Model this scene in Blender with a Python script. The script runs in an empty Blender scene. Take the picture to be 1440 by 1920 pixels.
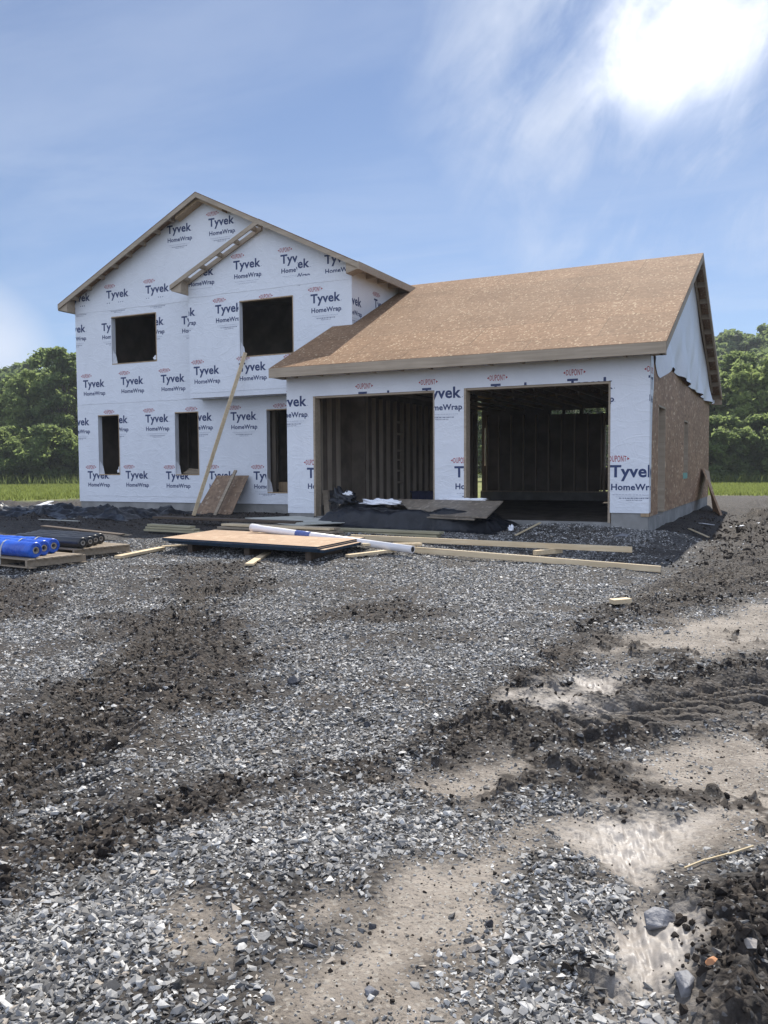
import bpy, bmesh, math, random
import numpy as np
from mathutils import Vector, Matrix
random.seed(7); rng = np.random.default_rng(11)
SC = bpy.context.scene
COL = SC.collection

# ------------------------------------------------------------------ camera
YAW, PIT, ROL = (math.radians(a) for a in (26.082, 3.009, -0.369))
fw = Vector((-math.sin(YAW)*math.cos(PIT), math.cos(YAW)*math.cos(PIT), -math.sin(PIT)))
rt = Vector((math.cos(YAW), math.sin(YAW), 0)); up = rt.cross(fw)
rt2 = rt*math.cos(ROL) + up*math.sin(ROL); up2 = up*math.cos(ROL) - rt*math.sin(ROL)
cd = bpy.data.cameras.new('camera'); cam = bpy.data.objects.new('camera', cd); COL.objects.link(cam)
cam.matrix_world = Matrix(((rt2.x, up2.x, -fw.x, 0), (rt2.y, up2.y, -fw.y, 0), (rt2.z, up2.z, -fw.z, 1.6), (0, 0, 0, 1)))
cd.sensor_fit = 'VERTICAL'; cd.sensor_height = 24; cd.lens = 24*1574.825/1920
cd.clip_start = 0.05; cd.clip_end = 2000
SC.camera = cam

# ------------------------------------------------------------------ light
SUN_AZ, SUN_EL = math.radians(-8.2), math.radians(52.0)      # azimuth from +y towards +x
sdir = Vector((math.sin(SUN_AZ)*math.cos(SUN_EL), math.cos(SUN_AZ)*math.cos(SUN_EL), math.sin(SUN_EL)))
sl = bpy.data.lights.new('sun', 'SUN'); sun = bpy.data.objects.new('sun', sl); COL.objects.link(sun)
sl.energy = 5.0; sl.angle = math.radians(0.53); sl.color = (1.0, 0.95, 0.87)
sun.rotation_euler = sdir.to_track_quat('Z', 'Y').to_euler()
SC.view_settings.view_transform = 'Standard'; SC.view_settings.look = 'None'
SC.view_settings.exposure = 0.45; SC.view_settings.gamma = 1
SC.view_settings.use_curve_mapping = False
SC.cycles.max_bounces = 8; SC.cycles.diffuse_bounces = 4; SC.cycles.caustics_reflective = False; SC.cycles.caustics_refractive = False

W = bpy.data.worlds.new('World'); SC.world = W; W.use_nodes = True
nt = W.node_tree; nt.nodes.clear()
def N(t, **kw):
    n = nt.nodes.new(t)
    for k, v in kw.items(): setattr(n, k, v)
    return n
def L(a, b): nt.links.new(a, b)
def M(op, a, b=None, c=None, clamp=False):
    n = nt.nodes.new('ShaderNodeMath'); n.operation = op; n.use_clamp = clamp
    for i, v in enumerate((a, b, c)):
        if v is None: continue
        if isinstance(v, (int, float)): n.inputs[i].default_value = v
        else: nt.links.new(v, n.inputs[i])
    return n.outputs[0]
def ramp01(x, a, b):
    n = nt.nodes.new('ShaderNodeMapRange'); n.interpolation_type = 'SMOOTHSTEP'
    n.inputs[1].default_value = a; n.inputs[2].default_value = b
    nt.links.new(x, n.inputs[0]); return n.outputs[0]
sky = N('ShaderNodeTexSky'); sky.sky_type = 'NISHITA'; sky.sun_disc = False
sky.sun_elevation = SUN_EL; sky.sun_rotation = SUN_AZ; sky.altitude = 200
sky.air_density = 1.0; sky.dust_density = 0.0; sky.ozone_density = 2.5
tc = N('ShaderNodeTexCoord'); sep = N('ShaderNodeSeparateXYZ'); L(tc.outputs['Generated'], sep.inputs[0])
dx, dy, dz = sep.outputs
zc = M('MAXIMUM', dz, 0.06)
cmb = N('ShaderNodeCombineXYZ'); L(M('DIVIDE', dx, zc), cmb.inputs[0]); L(M('DIVIDE', dy, zc), cmb.inputs[1])
def dotdir(v):
    n = N('ShaderNodeVectorMath', operation='DOT_PRODUCT'); L(tc.outputs['Generated'], n.inputs[0]); n.inputs[1].default_value = v
    return n.outputs['Value']
def cloudnoise(scale, rot, sx, sy, detail, dist, loc=(0, 0, 0)):
    mp = N('ShaderNodeMapping'); mp.inputs['Rotation'].default_value = (0, 0, rot); mp.inputs['Scale'].default_value = (sx, sy, 1); mp.inputs['Location'].default_value = loc
    L(cmb.outputs[0], mp.inputs[0])
    n = N('ShaderNodeTexNoise'); n.inputs['Scale'].default_value = scale; n.inputs['Detail'].default_value = detail
    n.inputs['Roughness'].default_value = 0.58; n.inputs['Distortion'].default_value = dist
    L(mp.outputs[0], n.inputs['Vector']); return n.outputs['Fac']
def pix(u, v):
    d = fw + rt2*((u-720)/1574.825) + up2*((960-v)/1574.825); return tuple(d.normalized())
bank = ramp01(dotdir(pix(1270, 90)), math.cos(math.radians(19)), math.cos(math.radians(3)))
bank2 = ramp01(dotdir(pix(1400, 270)), math.cos(math.radians(12)), math.cos(math.radians(3)))
core = ramp01(dotdir(pix(1270, 60)), math.cos(math.radians(8.0)), 1.0)
def diag(scale, deg, sa, sb, detail, dist, loc=(0, 0, 0)):
    c, s_ = math.cos(math.radians(deg)), math.sin(math.radians(deg)); v = N('ShaderNodeCombineXYZ')
    L(M('MULTIPLY', M('ADD', M('MULTIPLY', dx, c), M('MULTIPLY', dz, s_)), sa), v.inputs[0]); L(M('MULTIPLY', M('ADD', M('MULTIPLY', dx, -s_), M('MULTIPLY', dz, c)), sb), v.inputs[1])
    L(M('MULTIPLY', dy, 0.6), v.inputs[2])
    ad = N('ShaderNodeVectorMath', operation='ADD'); L(v.outputs[0], ad.inputs[0]); ad.inputs[1].default_value = loc
    n = N('ShaderNodeTexNoise'); n.inputs['Scale'].default_value = scale; n.inputs['Detail'].default_value = detail; n.inputs['Roughness'].default_value = 0.6; n.inputs['Distortion'].default_value = dist
    L(ad.outputs[0], n.inputs['Vector']); return n.outputs['Fac']
n1 = diag(3.4, 38, 1.0, 1.6, 12, 0.7)
n1b = diag(7.5, 55, 1.0, 2.4, 12, 0.8, (1.3, 4.1, 0))
n2 = cloudnoise(0.55, -0.35, 1.0, 2.2, 6, 0.5, (3.1, 1.7, 0))
n1c = diag(5.0, 20, 1.0, 1.2, 12, 0.5, (5.3, 0.4, 2.2))
n12 = M('ADD', M('MULTIPLY', n1c, 0.34), M('MULTIPLY_ADD', n1b, 0.24, M('MULTIPLY', n1, 0.42)))
wisp = ramp01(n12, 0.41, 0.70)
veil = M('MULTIPLY_ADD', ramp01(n2, 0.36, 0.75), 0.22, 0.02)
d1_ = M('MULTIPLY', M('MULTIPLY_ADD', wisp, 1.05, 0.04), M('MAXIMUM', bank, M('MULTIPLY', bank2, 0.7)))
d2_ = M('MULTIPLY', core, M('MULTIPLY_ADD', ramp01(n12, 0.36, 0.68), 0.95, 0.10))
low = M('MULTIPLY', M('MULTIPLY', ramp01(dotdir(pix(-90, 690)), math.cos(math.radians(7)), math.cos(math.radians(1))), ramp01(n12, 0.15, 0.5)), 0.95)
dens = M('MAXIMUM', M('MAXIMUM', d1_, d2_), M('MAXIMUM', veil, low), clamp=True)
hz = M('MULTIPLY', ramp01(dz, 0.30, 0.0), 0.12)
dens = M('MAXIMUM', dens, hz, clamp=True)
skyc = N('ShaderNodeMix', data_type='RGBA', blend_type='MULTIPLY'); skyc.inputs[0].default_value = 1
L(sky.outputs[0], skyc.inputs[6])
tint = N('ShaderNodeMix', data_type='RGBA'); L(ramp01(dz, 0.0, 0.34), tint.inputs[0]); tint.inputs[6].default_value = (0.56, 0.64, 0.80, 1); tint.inputs[7].default_value = (0.90, 0.84, 0.86, 1)
L(tint.outputs[2], skyc.inputs[7])
# unseen bright clouds added behind the camera to light the shaded facade
n3 = cloudnoise(0.8, 0.9, 1.0, 1.3, 8, 0.4, (7.7, 2.3, 0))
back = M('MULTIPLY', ramp01(dy, 0.12, -0.35), M('MULTIPLY_ADD', ramp01(n3, 0.34, 0.52), 0.8, 0.2))
cl = N('ShaderNodeMix', data_type='RGBA'); L(dens, cl.inputs[0]); L(skyc.outputs[2], cl.inputs[6])
cb = N('ShaderNodeMix', data_type='RGBA'); L(M('MULTIPLY', core, core), cb.inputs[0]); cb.inputs[6].default_value = (6.0, 6.6, 7.8, 1); cb.inputs[7].default_value = (14, 14, 14, 1)
L(cb.outputs[2], cl.inputs[7])
c2 = N('ShaderNodeMix', data_type='RGBA'); L(back, c2.inputs[0]); L(cl.outputs[2], c2.inputs[6]); c2.inputs[7].default_value = (8.6, 9.9, 12.9, 1)
up_ = N('ShaderNodeMix', data_type='RGBA'); L(ramp01(dz, -0.02, 0.0), up_.inputs[0]); up_.inputs[6].default_value = (1.0, 1.0, 1.0, 1); L(c2.outputs[2], up_.inputs[7])
bg = N('ShaderNodeBackground'); bg.inputs[1].default_value = 0.092; L(up_.outputs[2], bg.inputs[0])
wo = N('ShaderNodeOutputWorld'); L(bg.outputs[0], wo.inputs[0])

# ------------------------------------------------------------------ noise and terrain height
def _hash(ix, iy, seed):
    h = (ix.astype(np.int64)*374761393 + iy.astype(np.int64)*668265263 + seed*974634777) & 0xffffffff
    h = ((h ^ (h >> 13))*1274126177) & 0xffffffff
    return (h ^ (h >> 16)) & 0xffffffff
def perlin(x, y, seed=0):
    x0 = np.floor(x); y0 = np.floor(y); fx = x-x0; fy = y-y0
    def g(ix, iy, dx, dy):
        a = _hash(ix, iy, seed)*(2*np.pi/4294967296.0)
        return np.cos(a)*dx + np.sin(a)*dy
    ux = fx*fx*fx*(fx*(fx*6-15)+10); uy = fy*fy*fy*(fy*(fy*6-15)+10)
    a = g(x0, y0, fx, fy); b = g(x0+1, y0, fx-1, fy); c = g(x0, y0+1, fx, fy-1); d = g(x0+1, y0+1, fx-1, fy-1)
    return 1.5*((a*(1-ux)+b*ux)*(1-uy) + (c*(1-ux)+d*ux)*uy)
def fbm(x, y, wl, octv=3, seed=0, gain=0.5):
    s = 0; a = 1.0
    for i in range(octv):
        s = s + a*perlin(x/wl, y/wl, seed+i*17); wl = wl*0.5; a *= gain
    return s
def sstep(t): t = np.clip(t, 0, 1); return t*t*(3-2*t)
POLYS = {
 'sand': [
  [(-0.03,10.06),(-0.68,8.64),(-1.07,7.88),(-1.44,7.13),(-1.64,6.67),(-1.46,6.42),(-1.12,6.56),(-0.85,6.92),(-0.67,6.70),(-0.02,7.33)],
  [(-0.01,5.84),(-0.33,5.42),(-0.63,4.88),(-0.80,4.55),(-0.88,4.39),(-0.66,4.22),(-0.51,4.18),(0.00,3.98)],
  [(-1.62,3.76),(-1.63,4.15),(-1.45,4.42),(-1.15,4.44),(-1.17,4.11),(-1.35,3.81)],
  [(-0.90,3.69),(-0.77,3.95),(-0.50,3.93),(-0.33,4.10),(0.00,4.12),(0.00,3.81),(-0.34,3.46),(-0.50,3.33),(-0.57,3.08),(-0.70,3.19),(-0.77,3.41),(-0.92,3.39)],
  [(-1.37,1.84),(-1.43,2.13),(-1.40,2.42),(-1.36,2.66),(-1.32,2.86),(-1.21,3.20),(-1.10,3.51),(-0.98,3.59),(-0.85,3.37),(-0.95,2.98),(-0.95,2.66),(-0.90,2.42),(-0.81,2.11)],
  [(-1.57,2.48),(-1.54,2.60),(-1.45,2.64),(-1.42,2.46),(-1.50,2.38)],
  [(-1.96,2.38),(-1.73,2.33),(-1.65,2.16),(-1.81,2.11)],
 ],
 'wet': [
  [(-0.85,3.74),(-0.76,3.91),(-0.62,3.94),(-0.41,3.97),(-0.42,3.59),(-0.47,3.30),(-0.39,3.06),(-0.29,2.77),(-0.34,2.60),(-0.27,2.36),(-0.45,2.28),(-0.44,2.52),(-0.50,2.70),(-0.62,2.82),(-0.57,3.08),(-0.59,3.29),(-0.76,3.41)],
  [(-1.60,5.36),(-1.41,5.58),(-1.38,5.99),(-1.16,6.11),(-1.11,5.70),(-1.13,5.28),(-1.37,5.30)],
 ],
 'mud': [
  [(-0.11,22.95),(-1.23,21.32),(-1.07,14.45),(-1.16,12.13),(-1.35,10.40),(-1.52,9.18),(-1.76,8.21),(-1.79,7.68),(-1.36,7.92),(-0.88,8.73),(-0.04,10.71)],
  [(-1.73,7.39),(-1.40,7.40),(-1.38,6.44),(-1.47,5.82),(-1.03,6.06),(-0.64,6.42),(-0.02,7.33),(-0.01,5.62),(-0.64,4.97),(-0.79,4.64),(-1.02,4.63),(-1.36,4.53),(-1.57,4.09),(-1.86,3.97),(-1.83,4.67),(-1.81,5.43)],
  [(-0.48,3.30),(-0.34,3.34),(0.01,3.76),(0.01,2.45),(-0.23,2.33),(-0.31,2.70),(-0.37,2.97)],
  [(-6.27,6.30),(-5.86,6.96),(-4.77,6.58),(-3.77,5.56),(-3.15,4.51),(-3.60,4.09),(-3.46,3.62),(-3.44,3.17),(-3.42,2.58),(-4.45,3.37),(-4.45,3.84),(-4.78,4.37),(-4.89,4.96)],
  [(-1.73,4.67),(-1.83,3.98),(-2.09,3.63),(-2.32,3.30),(-2.40,2.81),(-2.52,2.38),(-2.74,2.05),(-3.32,2.50),(-2.99,2.84),(-2.80,3.30),(-2.41,3.85),(-2.08,4.36)],
  [(-4.18,6.89),(-4.23,7.62),(-3.78,8.23),(-2.86,7.44),(-3.35,6.84)],
  [(-10.23,7.83),(-8.36,7.78),(-7.19,6.53),(-7.20,5.49)],
  [(-7.94,8.89),(-6.85,9.86),(-5.40,7.98),(-6.05,7.18)],
  [(-0.97,4.70),(-0.54,4.24),(-0.56,4.03),(-0.87,3.96),(-1.12,3.91),(-1.06,4.32)],
  [(-0.62,2.75),(-0.50,2.70),(-0.45,2.57),(-0.49,2.49),(-0.60,2.59)],
 ],
}

def poly_sd(x, y, poly):
    """signed distance, positive inside"""
    P = np.array(poly); d2 = np.full(x.shape, 1e9); ins = np.zeros(x.shape, bool)
    for i in range(len(P)):
        a = P[i]; b = P[(i+1) % len(P)]; e = b-a
        t = np.clip(((x-a[0])*e[0]+(y-a[1])*e[1])/max(e@e, 1e-9), 0, 1)
        d2 = np.minimum(d2, (x-a[0]-t*e[0])**2+(y-a[1]-t*e[1])**2)
        c = ((a[1] > y) != (b[1] > y)) & (x < (b[0]-a[0])*(y-a[1])/((b[1]-a[1]) if abs(b[1]-a[1]) > 1e-9 else 1e-9)+a[0])
        ins ^= c
    d = np.sqrt(d2); return np.where(ins, d, -d)
def mask(x, y, kind):
    m = np.zeros(x.shape)
    near = (np.abs(x) < 16) & (y > 0.5) & (y < 26)
    xs = -np.abs(x[near]+0.03)-0.03; ys = y[near]
    r = np.hypot(xs, ys)
    wob = fbm(xs, ys, 0.5, 5, 91, 0.6)*0.085*np.sqrt(r)
    mm = np.full(xs.shape, -9.0)
    for p in POLYS[kind]:
        P = np.array(p); sel = (xs > P[:, 0].min()-1) & (xs < P[:, 0].max()+1) & (ys > P[:, 1].min()-1) & (ys < P[:, 1].max()+1)
        if not sel.any(): continue
        sd = poly_sd(xs[sel], ys[sel], p); soft = (0.09+0.022*r[sel])
        mm[sel] = np.maximum(mm[sel], (sd+wob[sel])/soft)
    mv = sstep(mm*0.5+0.5)
    if kind == 'mud':                                                                          # scattered blotches of churned soil over the pale right side
        mv = np.maximum(mv, 0.9*sstep((fbm(xs, ys, 0.55, 5, 111, 0.65)-0.30)/0.14)*sstep((xs+2.3)/0.8)*sstep((9.5-ys)/2)*sstep((ys-3.4)/0.6))
    m[near] = mv; return m
RUTS = [([(0.6, 6.9), (-0.01, 6.25), (-0.14, 6.1), (-0.47, 5.71), (-0.78, 5.34), (-1.12, 5.1), (-1.55, 4.95)], 0.24, 1.0, 1.0),
        ([(0.8, 15.2), (-0.05, 13.2), (-0.55, 11.9), (-1.06, 10.7), (-1.40, 9.4)], 0.3, 1.0, 0.6),
        ([(-6.2, 8.2), (-5.6, 7.2), (-5.0, 6.0), (-4.55, 5.0), (-4.1, 4.0), (-3.5, 3.1), (-3.1, 2.6)], 0.34, 0.75, 0.1)]
GROOVE = []
def ruts(x, y):
    GROOVE.clear()
    dep = np.zeros(x.shape); inr = np.zeros(x.shape)
    for pts, wd, amp, pale in RUTS:
        P = np.array(pts); best = np.full(x.shape, 1e9); ss = np.zeros(x.shape); lat = np.zeros(x.shape); acc = 0
        for a, b in zip(P[:-1], P[1:]):
            e = b-a; ln = np.hypot(*e); t = np.clip(((x-a[0])*e[0]+(y-a[1])*e[1])/ln**2, 0, 1)
            qx = x-a[0]-t*e[0]; qy = y-a[1]-t*e[1]; d = np.hypot(qx, qy); k = d < best
            best = np.where(k, d, best); ss = np.where(k, acc+t*ln, ss); lat = np.where(k, np.sign(qx*e[1]-qy*e[0])*d, lat); acc += ln
        fade = sstep(np.minimum(ss/0.4, (acc-ss)/0.5))
        ph = (ss*0.60 - lat*0.92 - 0.6*lat*lat/wd)/(0.125+0.1*(wd-0.24))
        tri = np.abs(ph-np.floor(ph)-0.5)*2
        bars = sstep((tri-0.16)/0.36)
        w = sstep((wd-best)/0.06)
        dep = dep + amp*fade*w*(-0.09+0.09*bars*(0.8+0.35*fbm(x, y, 0.3, 2, 6)))
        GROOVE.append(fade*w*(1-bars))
        dep = dep + amp*fade*0.045*np.exp(-((best-wd-0.06)/0.07)**2)*(1+0.6*fbm(x, y, 0.16, 2, 5))
        inr = np.maximum(inr, pale*fade*sstep((wd+0.12-best)/0.1))
    return dep, inr
def base_h(x, y):
    t = sstep((y-3)/11.0); h = 0.45*t
    h = h - 0.17*sstep((x+6.5)/4)*sstep((y-7.5)/4)*sstep((14.9-y)/2.2)                  # drive falls away to the right
    h = h - 0.13*sstep((y-27)/25)
    h = h + 0.16*np.exp(-((x+3.6)/1.15)**2-((y-14.6)/0.75)**2)                        # gravel heaped against the doorway
    h = h - 0.16*sstep((x+2.0)/0.8)*sstep((y-12)/4)*sstep((27-y)/3)                     # lower along the side wall
    return h
def terrain(x, y, masks=None):
    if masks is None: masks = (mask(x, y, 'sand'), mask(x, y, 'mud'), mask(x, y, 'wet'))
    sa, mu, we = masks
    h = base_h(x, y)
    dp, inr = ruts(x, y); mu = mu*(1-0.85*inr)
    r = np.hypot(x, y); near = sstep((40-r)/25)
    h = h + fbm(x, y, 2.4, 2, 3)*0.05*near
    rough = np.clip(1-0.75*sa-0.95*we, 0.05, 1)
    mr_ = 0.40+0.60*sstep((x+2.2)/0.7)                                                  # trodden soil on the left, churned soil on the right
    h = h + near*rough*fbm(x, y, 0.32, 3, 21)*(0.012+0.034*mu*mr_)
    cl = np.maximum(fbm(x, y, 0.17, 3, 33, 0.6), 0)
    h = h + near*mu*mr_*(1-we)*cl*0.07
    h = h + near*rough*fbm(x, y, 0.05, 2, 41)*(0.004+0.012*mu)
    h = h + sa*near*(fbm(x, y, 0.6, 3, 51)*0.014-0.01)
    h = h - we*0.035 + we*(fbm(x, y, 0.11, 3, 55)*0.018+fbm(x*2.6+y*0.8, y*0.7, 0.14, 3, 57)*0.016)
    dr = np.clip((r-1)/2, 0, 1)
    # dark heap at the near right
    h = h + 0.13*mu*np.exp(-((x-0.05)/0.38)**2-((y-2.75)/0.75)**2)
    far = sstep((y-15)/3)*sstep((34-y)/6)*sstep((x+1.55)/0.9)
    h = h + far*(np.maximum(fbm(x, y, 0.9, 4, 61, 0.62), -0.1)*0.3)
    lf = sstep((y-12)/2)*sstep((24-y)/4)*sstep((-12.5-x)/2)*np.where((x > -18.9) & (y > 17.3), 0, 1)
    h = h + lf*np.maximum(fbm(x, y, 0.7, 4, 71, 0.6), -0.05)*0.14
    h = h + dp
    return h
def gz(x, y): return float(terrain(np.array([float(x)]), np.array([float(y)]))[0])

# ------------------------------------------------------------------ materials
def mat(name, rough=0.7, spec=0.4):
    m = bpy.data.materials.new(name); m.use_nodes = True
    b = m.node_tree.nodes['Principled BSDF']; b.inputs['Roughness'].default_value = rough
    b.inputs['Specular IOR Level'].default_value = spec
    return m, m.node_tree, b
class G:
    """small node-graph helper for one material"""
    def __init__(s, name, rough=0.7, spec=0.4, coords='Object'):
        s.m, s.t, s.b = mat(name, rough, spec); s.tc = s.t.nodes.new('ShaderNodeTexCoord'); s.co = s.tc.outputs[coords]
    def mapping(s, scale=(1, 1, 1), rot=(0, 0, 0), src=None):
        n = s.t.nodes.new('ShaderNodeMapping'); n.inputs['Scale'].default_value = scale; n.inputs['Rotation'].default_value = rot
        s.t.links.new(src or s.co, n.inputs[0]); return n.outputs[0]
    def noise(s, scale, detail=4, vec=None, rough=0.55, dist=0):
        n = s.t.nodes.new('ShaderNodeTexNoise'); n.inputs['Scale'].default_value = scale; n.inputs['Detail'].default_value = detail
        n.inputs['Roughness'].default_value = rough; n.inputs['Distortion'].default_value = dist
        s.t.links.new(vec or s.co, n.inputs['Vector']); return n.outputs['Fac']
    def voro(s, scale, vec=None, out='Color', feature='F1', rand=1):
        n = s.t.nodes.new('ShaderNodeTexVoronoi'); n.feature = feature; n.inputs['Scale'].default_value = scale; n.inputs['Randomness'].default_value = rand
        s.t.links.new(vec or s.co, n.inputs['Vector']); return n.outputs[out]
    def ramp(s, x, stops):
        n = s.t.nodes.new('ShaderNodeValToRGB'); e = n.color_ramp.elements
        while len(e) < len(stops): e.new(0.5)
        for i, (p, c) in enumerate(stops):
            e[i].position = p; e[i].color = (*c, 1) if not isinstance(c, (int, float)) else (c, c, c, 1)
        s.t.links.new(x, n.inputs[0]); return n.outputs[0]
    def mr(s, x, a, b, c=0, d=1):
        n = s.t.nodes.new('ShaderNodeMapRange'); n.interpolation_type = 'SMOOTHSTEP'
        for i, v in enumerate((a, b, c, d)): n.inputs[i+1].default_value = v
        s.t.links.new(x, n.inputs[0]); return n.outputs[0]
    def mix(s, f, a, b, mode='MIX'):
        n = s.t.nodes.new('ShaderNodeMix'); n.data_type = 'RGBA'; n.blend_type = mode
        for i, v in ((0, f), (6, a), (7, b)):
            if hasattr(v, 'is_linked'): s.t.links.new(v, n.inputs[i])
            elif i == 0: n.inputs[0].default_value = v
            else: n.inputs[i].default_value = (*v, 1)
        return n.outputs[2]
    def math(s, op, a, b=0.0):
        n = s.t.nodes.new('ShaderNodeMath'); n.operation = op
        for i, v in enumerate((a, b)):
            if hasattr(v, 'is_linked'): s.t.links.new(v, n.inputs[i])
            else: n.inputs[i].default_value = v
        return n.outputs[0]
    def attr(s, name):
        n = s.t.nodes.new('ShaderNodeAttribute'); n.attribute_name = name; return n.outputs['Fac']
    def color(s, c):
        if hasattr(c, 'is_linked'): s.t.links.new(c, s.b.inputs['Base Color'])
        else: s.b.inputs['Base Color'].default_value = (*c, 1)
        return s
    def roughness(s, c): s.t.links.new(c, s.b.inputs['Roughness']); return s
    def bump(s, h, strength=0.3, dist=0.01):
        n = s.t.nodes.new('ShaderNodeBump'); n.inputs['Strength'].default_value = strength; n.inputs['Distance'].default_value = dist
        s.t.links.new(h, n.inputs['Height']); s.t.links.new(n.outputs[0], s.b.inputs['Normal']); return s

MT = {}
def osb(name, cols, bright, perm=(0, 0, 0), spec=0.35, rough=0.6, k=1.0, joints=False):
    g = G(name, rough, spec)
    g.b.inputs['Specular IOR Level'].default_value = spec
    base = g.mapping(rot=perm)
    a = g.voro(1, g.mapping((6*k, 20*k, 6*k), (0, 0, 0.3), base)); b = g.voro(1, g.mapping((18*k, 5.5*k, 18*k), (0, 0, -0.4), base))
    sel = g.mr(g.noise(7, 3, base), 0.45, 0.55)
    ab = g.mix(sel, a, b)
    v = g.ramp(ab, [(0.05, cols[0]), (0.5, cols[1]), (0.95, cols[2])])
    fl = g.voro(1, g.mapping((22*k, 8*k, 22*k), (0, 0, 0.35), base))
    v = g.mix(g.mr(fl, 0.80, 0.86, 0, 0.8), v, bright)
    v = g.mix(g.mr(g.noise(0.7, 5, base), 0.35, 0.7, 0, 0.35), v, tuple(0.75*c for c in cols[0]))
    if joints:
        br = g.t.nodes.new('ShaderNodeTexBrick'); br.inputs['Scale'].default_value = 1; br.inputs['Brick Width'].default_value = 2.44; br.inputs['Row Height'].default_value = 1.08
        br.inputs['Mortar Size'].default_value = 0.011; br.inputs['Mortar Smooth'].default_value = 0.3; br.inputs['Color1'].default_value = (0.92, 0.92, 0.92, 1); br.inputs['Color2'].default_value = (1.08, 1.06, 1.04, 1); br.inputs['Mortar'].default_value = (0.6, 0.58, 0.56, 1)
        g.t.links.new(base, br.inputs['Vector']); v = g.mix(0.85, v, br.outputs[0], 'MULTIPLY')
        v = g.mix(g.mr(g.noise(0.55, 4, base), 0.45, 0.75, 0, 0.25), v, (0.28, 0.19, 0.12))
    g.color(v).bump(ab, 0.35, 0.004); MT[name] = g.m; return g
osb('roof_osb', [(0.17, 0.102, 0.058), (0.235, 0.144, 0.083), (0.30, 0.192, 0.115)], (0.47, 0.36, 0.235), spec=0.08, rough=0.8, k=1.7, joints=True)
osb('osb', [(0.15, 0.095, 0.06), (0.24, 0.155, 0.095), (0.34, 0.23, 0.14)], (0.42, 0.33, 0.23), (math.radians(90), 0, 0))
osb('osb_side', [(0.19, 0.10, 0.055), (0.34, 0.20, 0.115), (0.50, 0.32, 0.19)], (0.66, 0.50, 0.33), (0, math.radians(90), 0))
osb('osb_flat', [(0.34, 0.22, 0.13), (0.42, 0.28, 0.17), (0.48, 0.33, 0.21)], (0.58, 0.45, 0.30))
osb('osb_grey', [(0.14, 0.115, 0.09), (0.20, 0.165, 0.125), (0.27, 0.225, 0.17)], (0.33, 0.28, 0.22))
def wood(name, c1, c2, rough=0.65, axis=0):
    g = G(name, rough, 0.3)
    sc = [22, 22, 22]; sc[axis] = 1.1
    n = g.noise(1, 5, g.mapping(tuple(sc))); k = g.voro(1.3, out='Distance')
    v = g.mix(g.mr(n, 0.3, 0.7), c1, c2)
    v = g.mix(g.mr(k, 0.035, 0.0, 0, 0.8), v, (0.12, 0.06, 0.03))
    v = g.mix(g.mr(g.noise(1.7, 3), 0.4, 0.75, 0, 0.3), v, tuple(c*0.6 for c in c1))
    g.color(v).bump(n, 0.15, 0.003); MT[name] = g.m
wood('lumber', (0.60, 0.46, 0.28), (0.72, 0.58, 0.38))
wood('lumber_grey', (0.26, 0.21, 0.15), (0.36, 0.29, 0.21))
wood('framing', (0.34, 0.24, 0.14), (0.44, 0.32, 0.20), axis=2)
wood('framing_dark', (0.38, 0.32, 0.25), (0.50, 0.42, 0.33), axis=2)
wood('fascia_wood', (0.33, 0.265, 0.19), (0.42, 0.34, 0.25))
wood('lumber_green', (0.30, 0.27, 0.17), (0.40, 0.36, 0.24))
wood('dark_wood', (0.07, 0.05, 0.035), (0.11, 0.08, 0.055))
def plain(name, c1, c2, scale=3, rough=0.6, spec=0.4, bump=0.1, bscale=40, bd=0.004):
    g = G(name, rough, spec)
    g.color(g.mix(g.mr(g.noise(scale, 5), 0.35, 0.65), c1, c2)).bump(g.noise(bscale, 3), bump, bd); MT[name] = g.m; return g
g = G('wrap', 0.42, 0.4)
w1 = g.noise(1.6, 5, g.mapping((1, 1, 0.7)), 0.6, 1.2); w2 = g.noise(9, 4)
v = g.mix(g.mr(w1, 0.35, 0.7), (0.73, 0.75, 0.78), (0.69, 0.71, 0.74))
v = g.mix(g.mr(g.noise(30, 2), 0.70, 0.76, 0, 0.35), v, (0.4, 0.4, 0.42))
cr = g.math('ABSOLUTE', g.math('SUBTRACT', g.noise(1.1, 3, g.mapping((1.0, 1.0, 2.2), (0.3, 0.2, 0.1)), 0.5, 1.6), 0.5)); cr2 = g.math('ABSOLUTE', g.math('SUBTRACT', g.noise(2.3, 2, g.mapping((1.6, 1.0, 0.7)), 0.5, 2.2), 0.5))
g.color(v).bump(g.math('ADD', g.math('ADD', g.math('MULTIPLY', w1, 2.0), g.math('MULTIPLY', w2, 0.5)), g.math('ADD', g.math('MULTIPLY', g.mr(cr, 0.0, 0.06, 1, 0), 0.35), g.math('MULTIPLY', g.mr(cr2, 0.0, 0.05, 1, 0), 0.25))), 0.32, 0.02); MT['wrap'] = g.m
plain('ink_navy', (0.028, 0.045, 0.12), (0.042, 0.062, 0.15), 20, 0.5, 0.3, 0.0)
plain('ink_red', (0.42, 0.05, 0.06), (0.36, 0.06, 0.07), 20, 0.5, 0.3, 0.0)
plain('ink_grey', (0.42, 0.44, 0.50), (0.48, 0.50, 0.56), 20, 0.5, 0.3, 0.0)
plain('concrete', (0.24, 0.235, 0.22), (0.33, 0.32, 0.30), 2.2, 0.85, 0.2, 0.35, 30, 0.006)
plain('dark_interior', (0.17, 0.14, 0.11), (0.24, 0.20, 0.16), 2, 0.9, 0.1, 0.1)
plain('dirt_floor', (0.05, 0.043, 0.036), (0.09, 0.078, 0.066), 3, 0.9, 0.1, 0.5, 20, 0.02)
plain('tarp', (0.006, 0.007, 0.010), (0.013, 0.015, 0.020), 5, 0.36, 0.3, 0.5, 14, 0.02)
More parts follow.
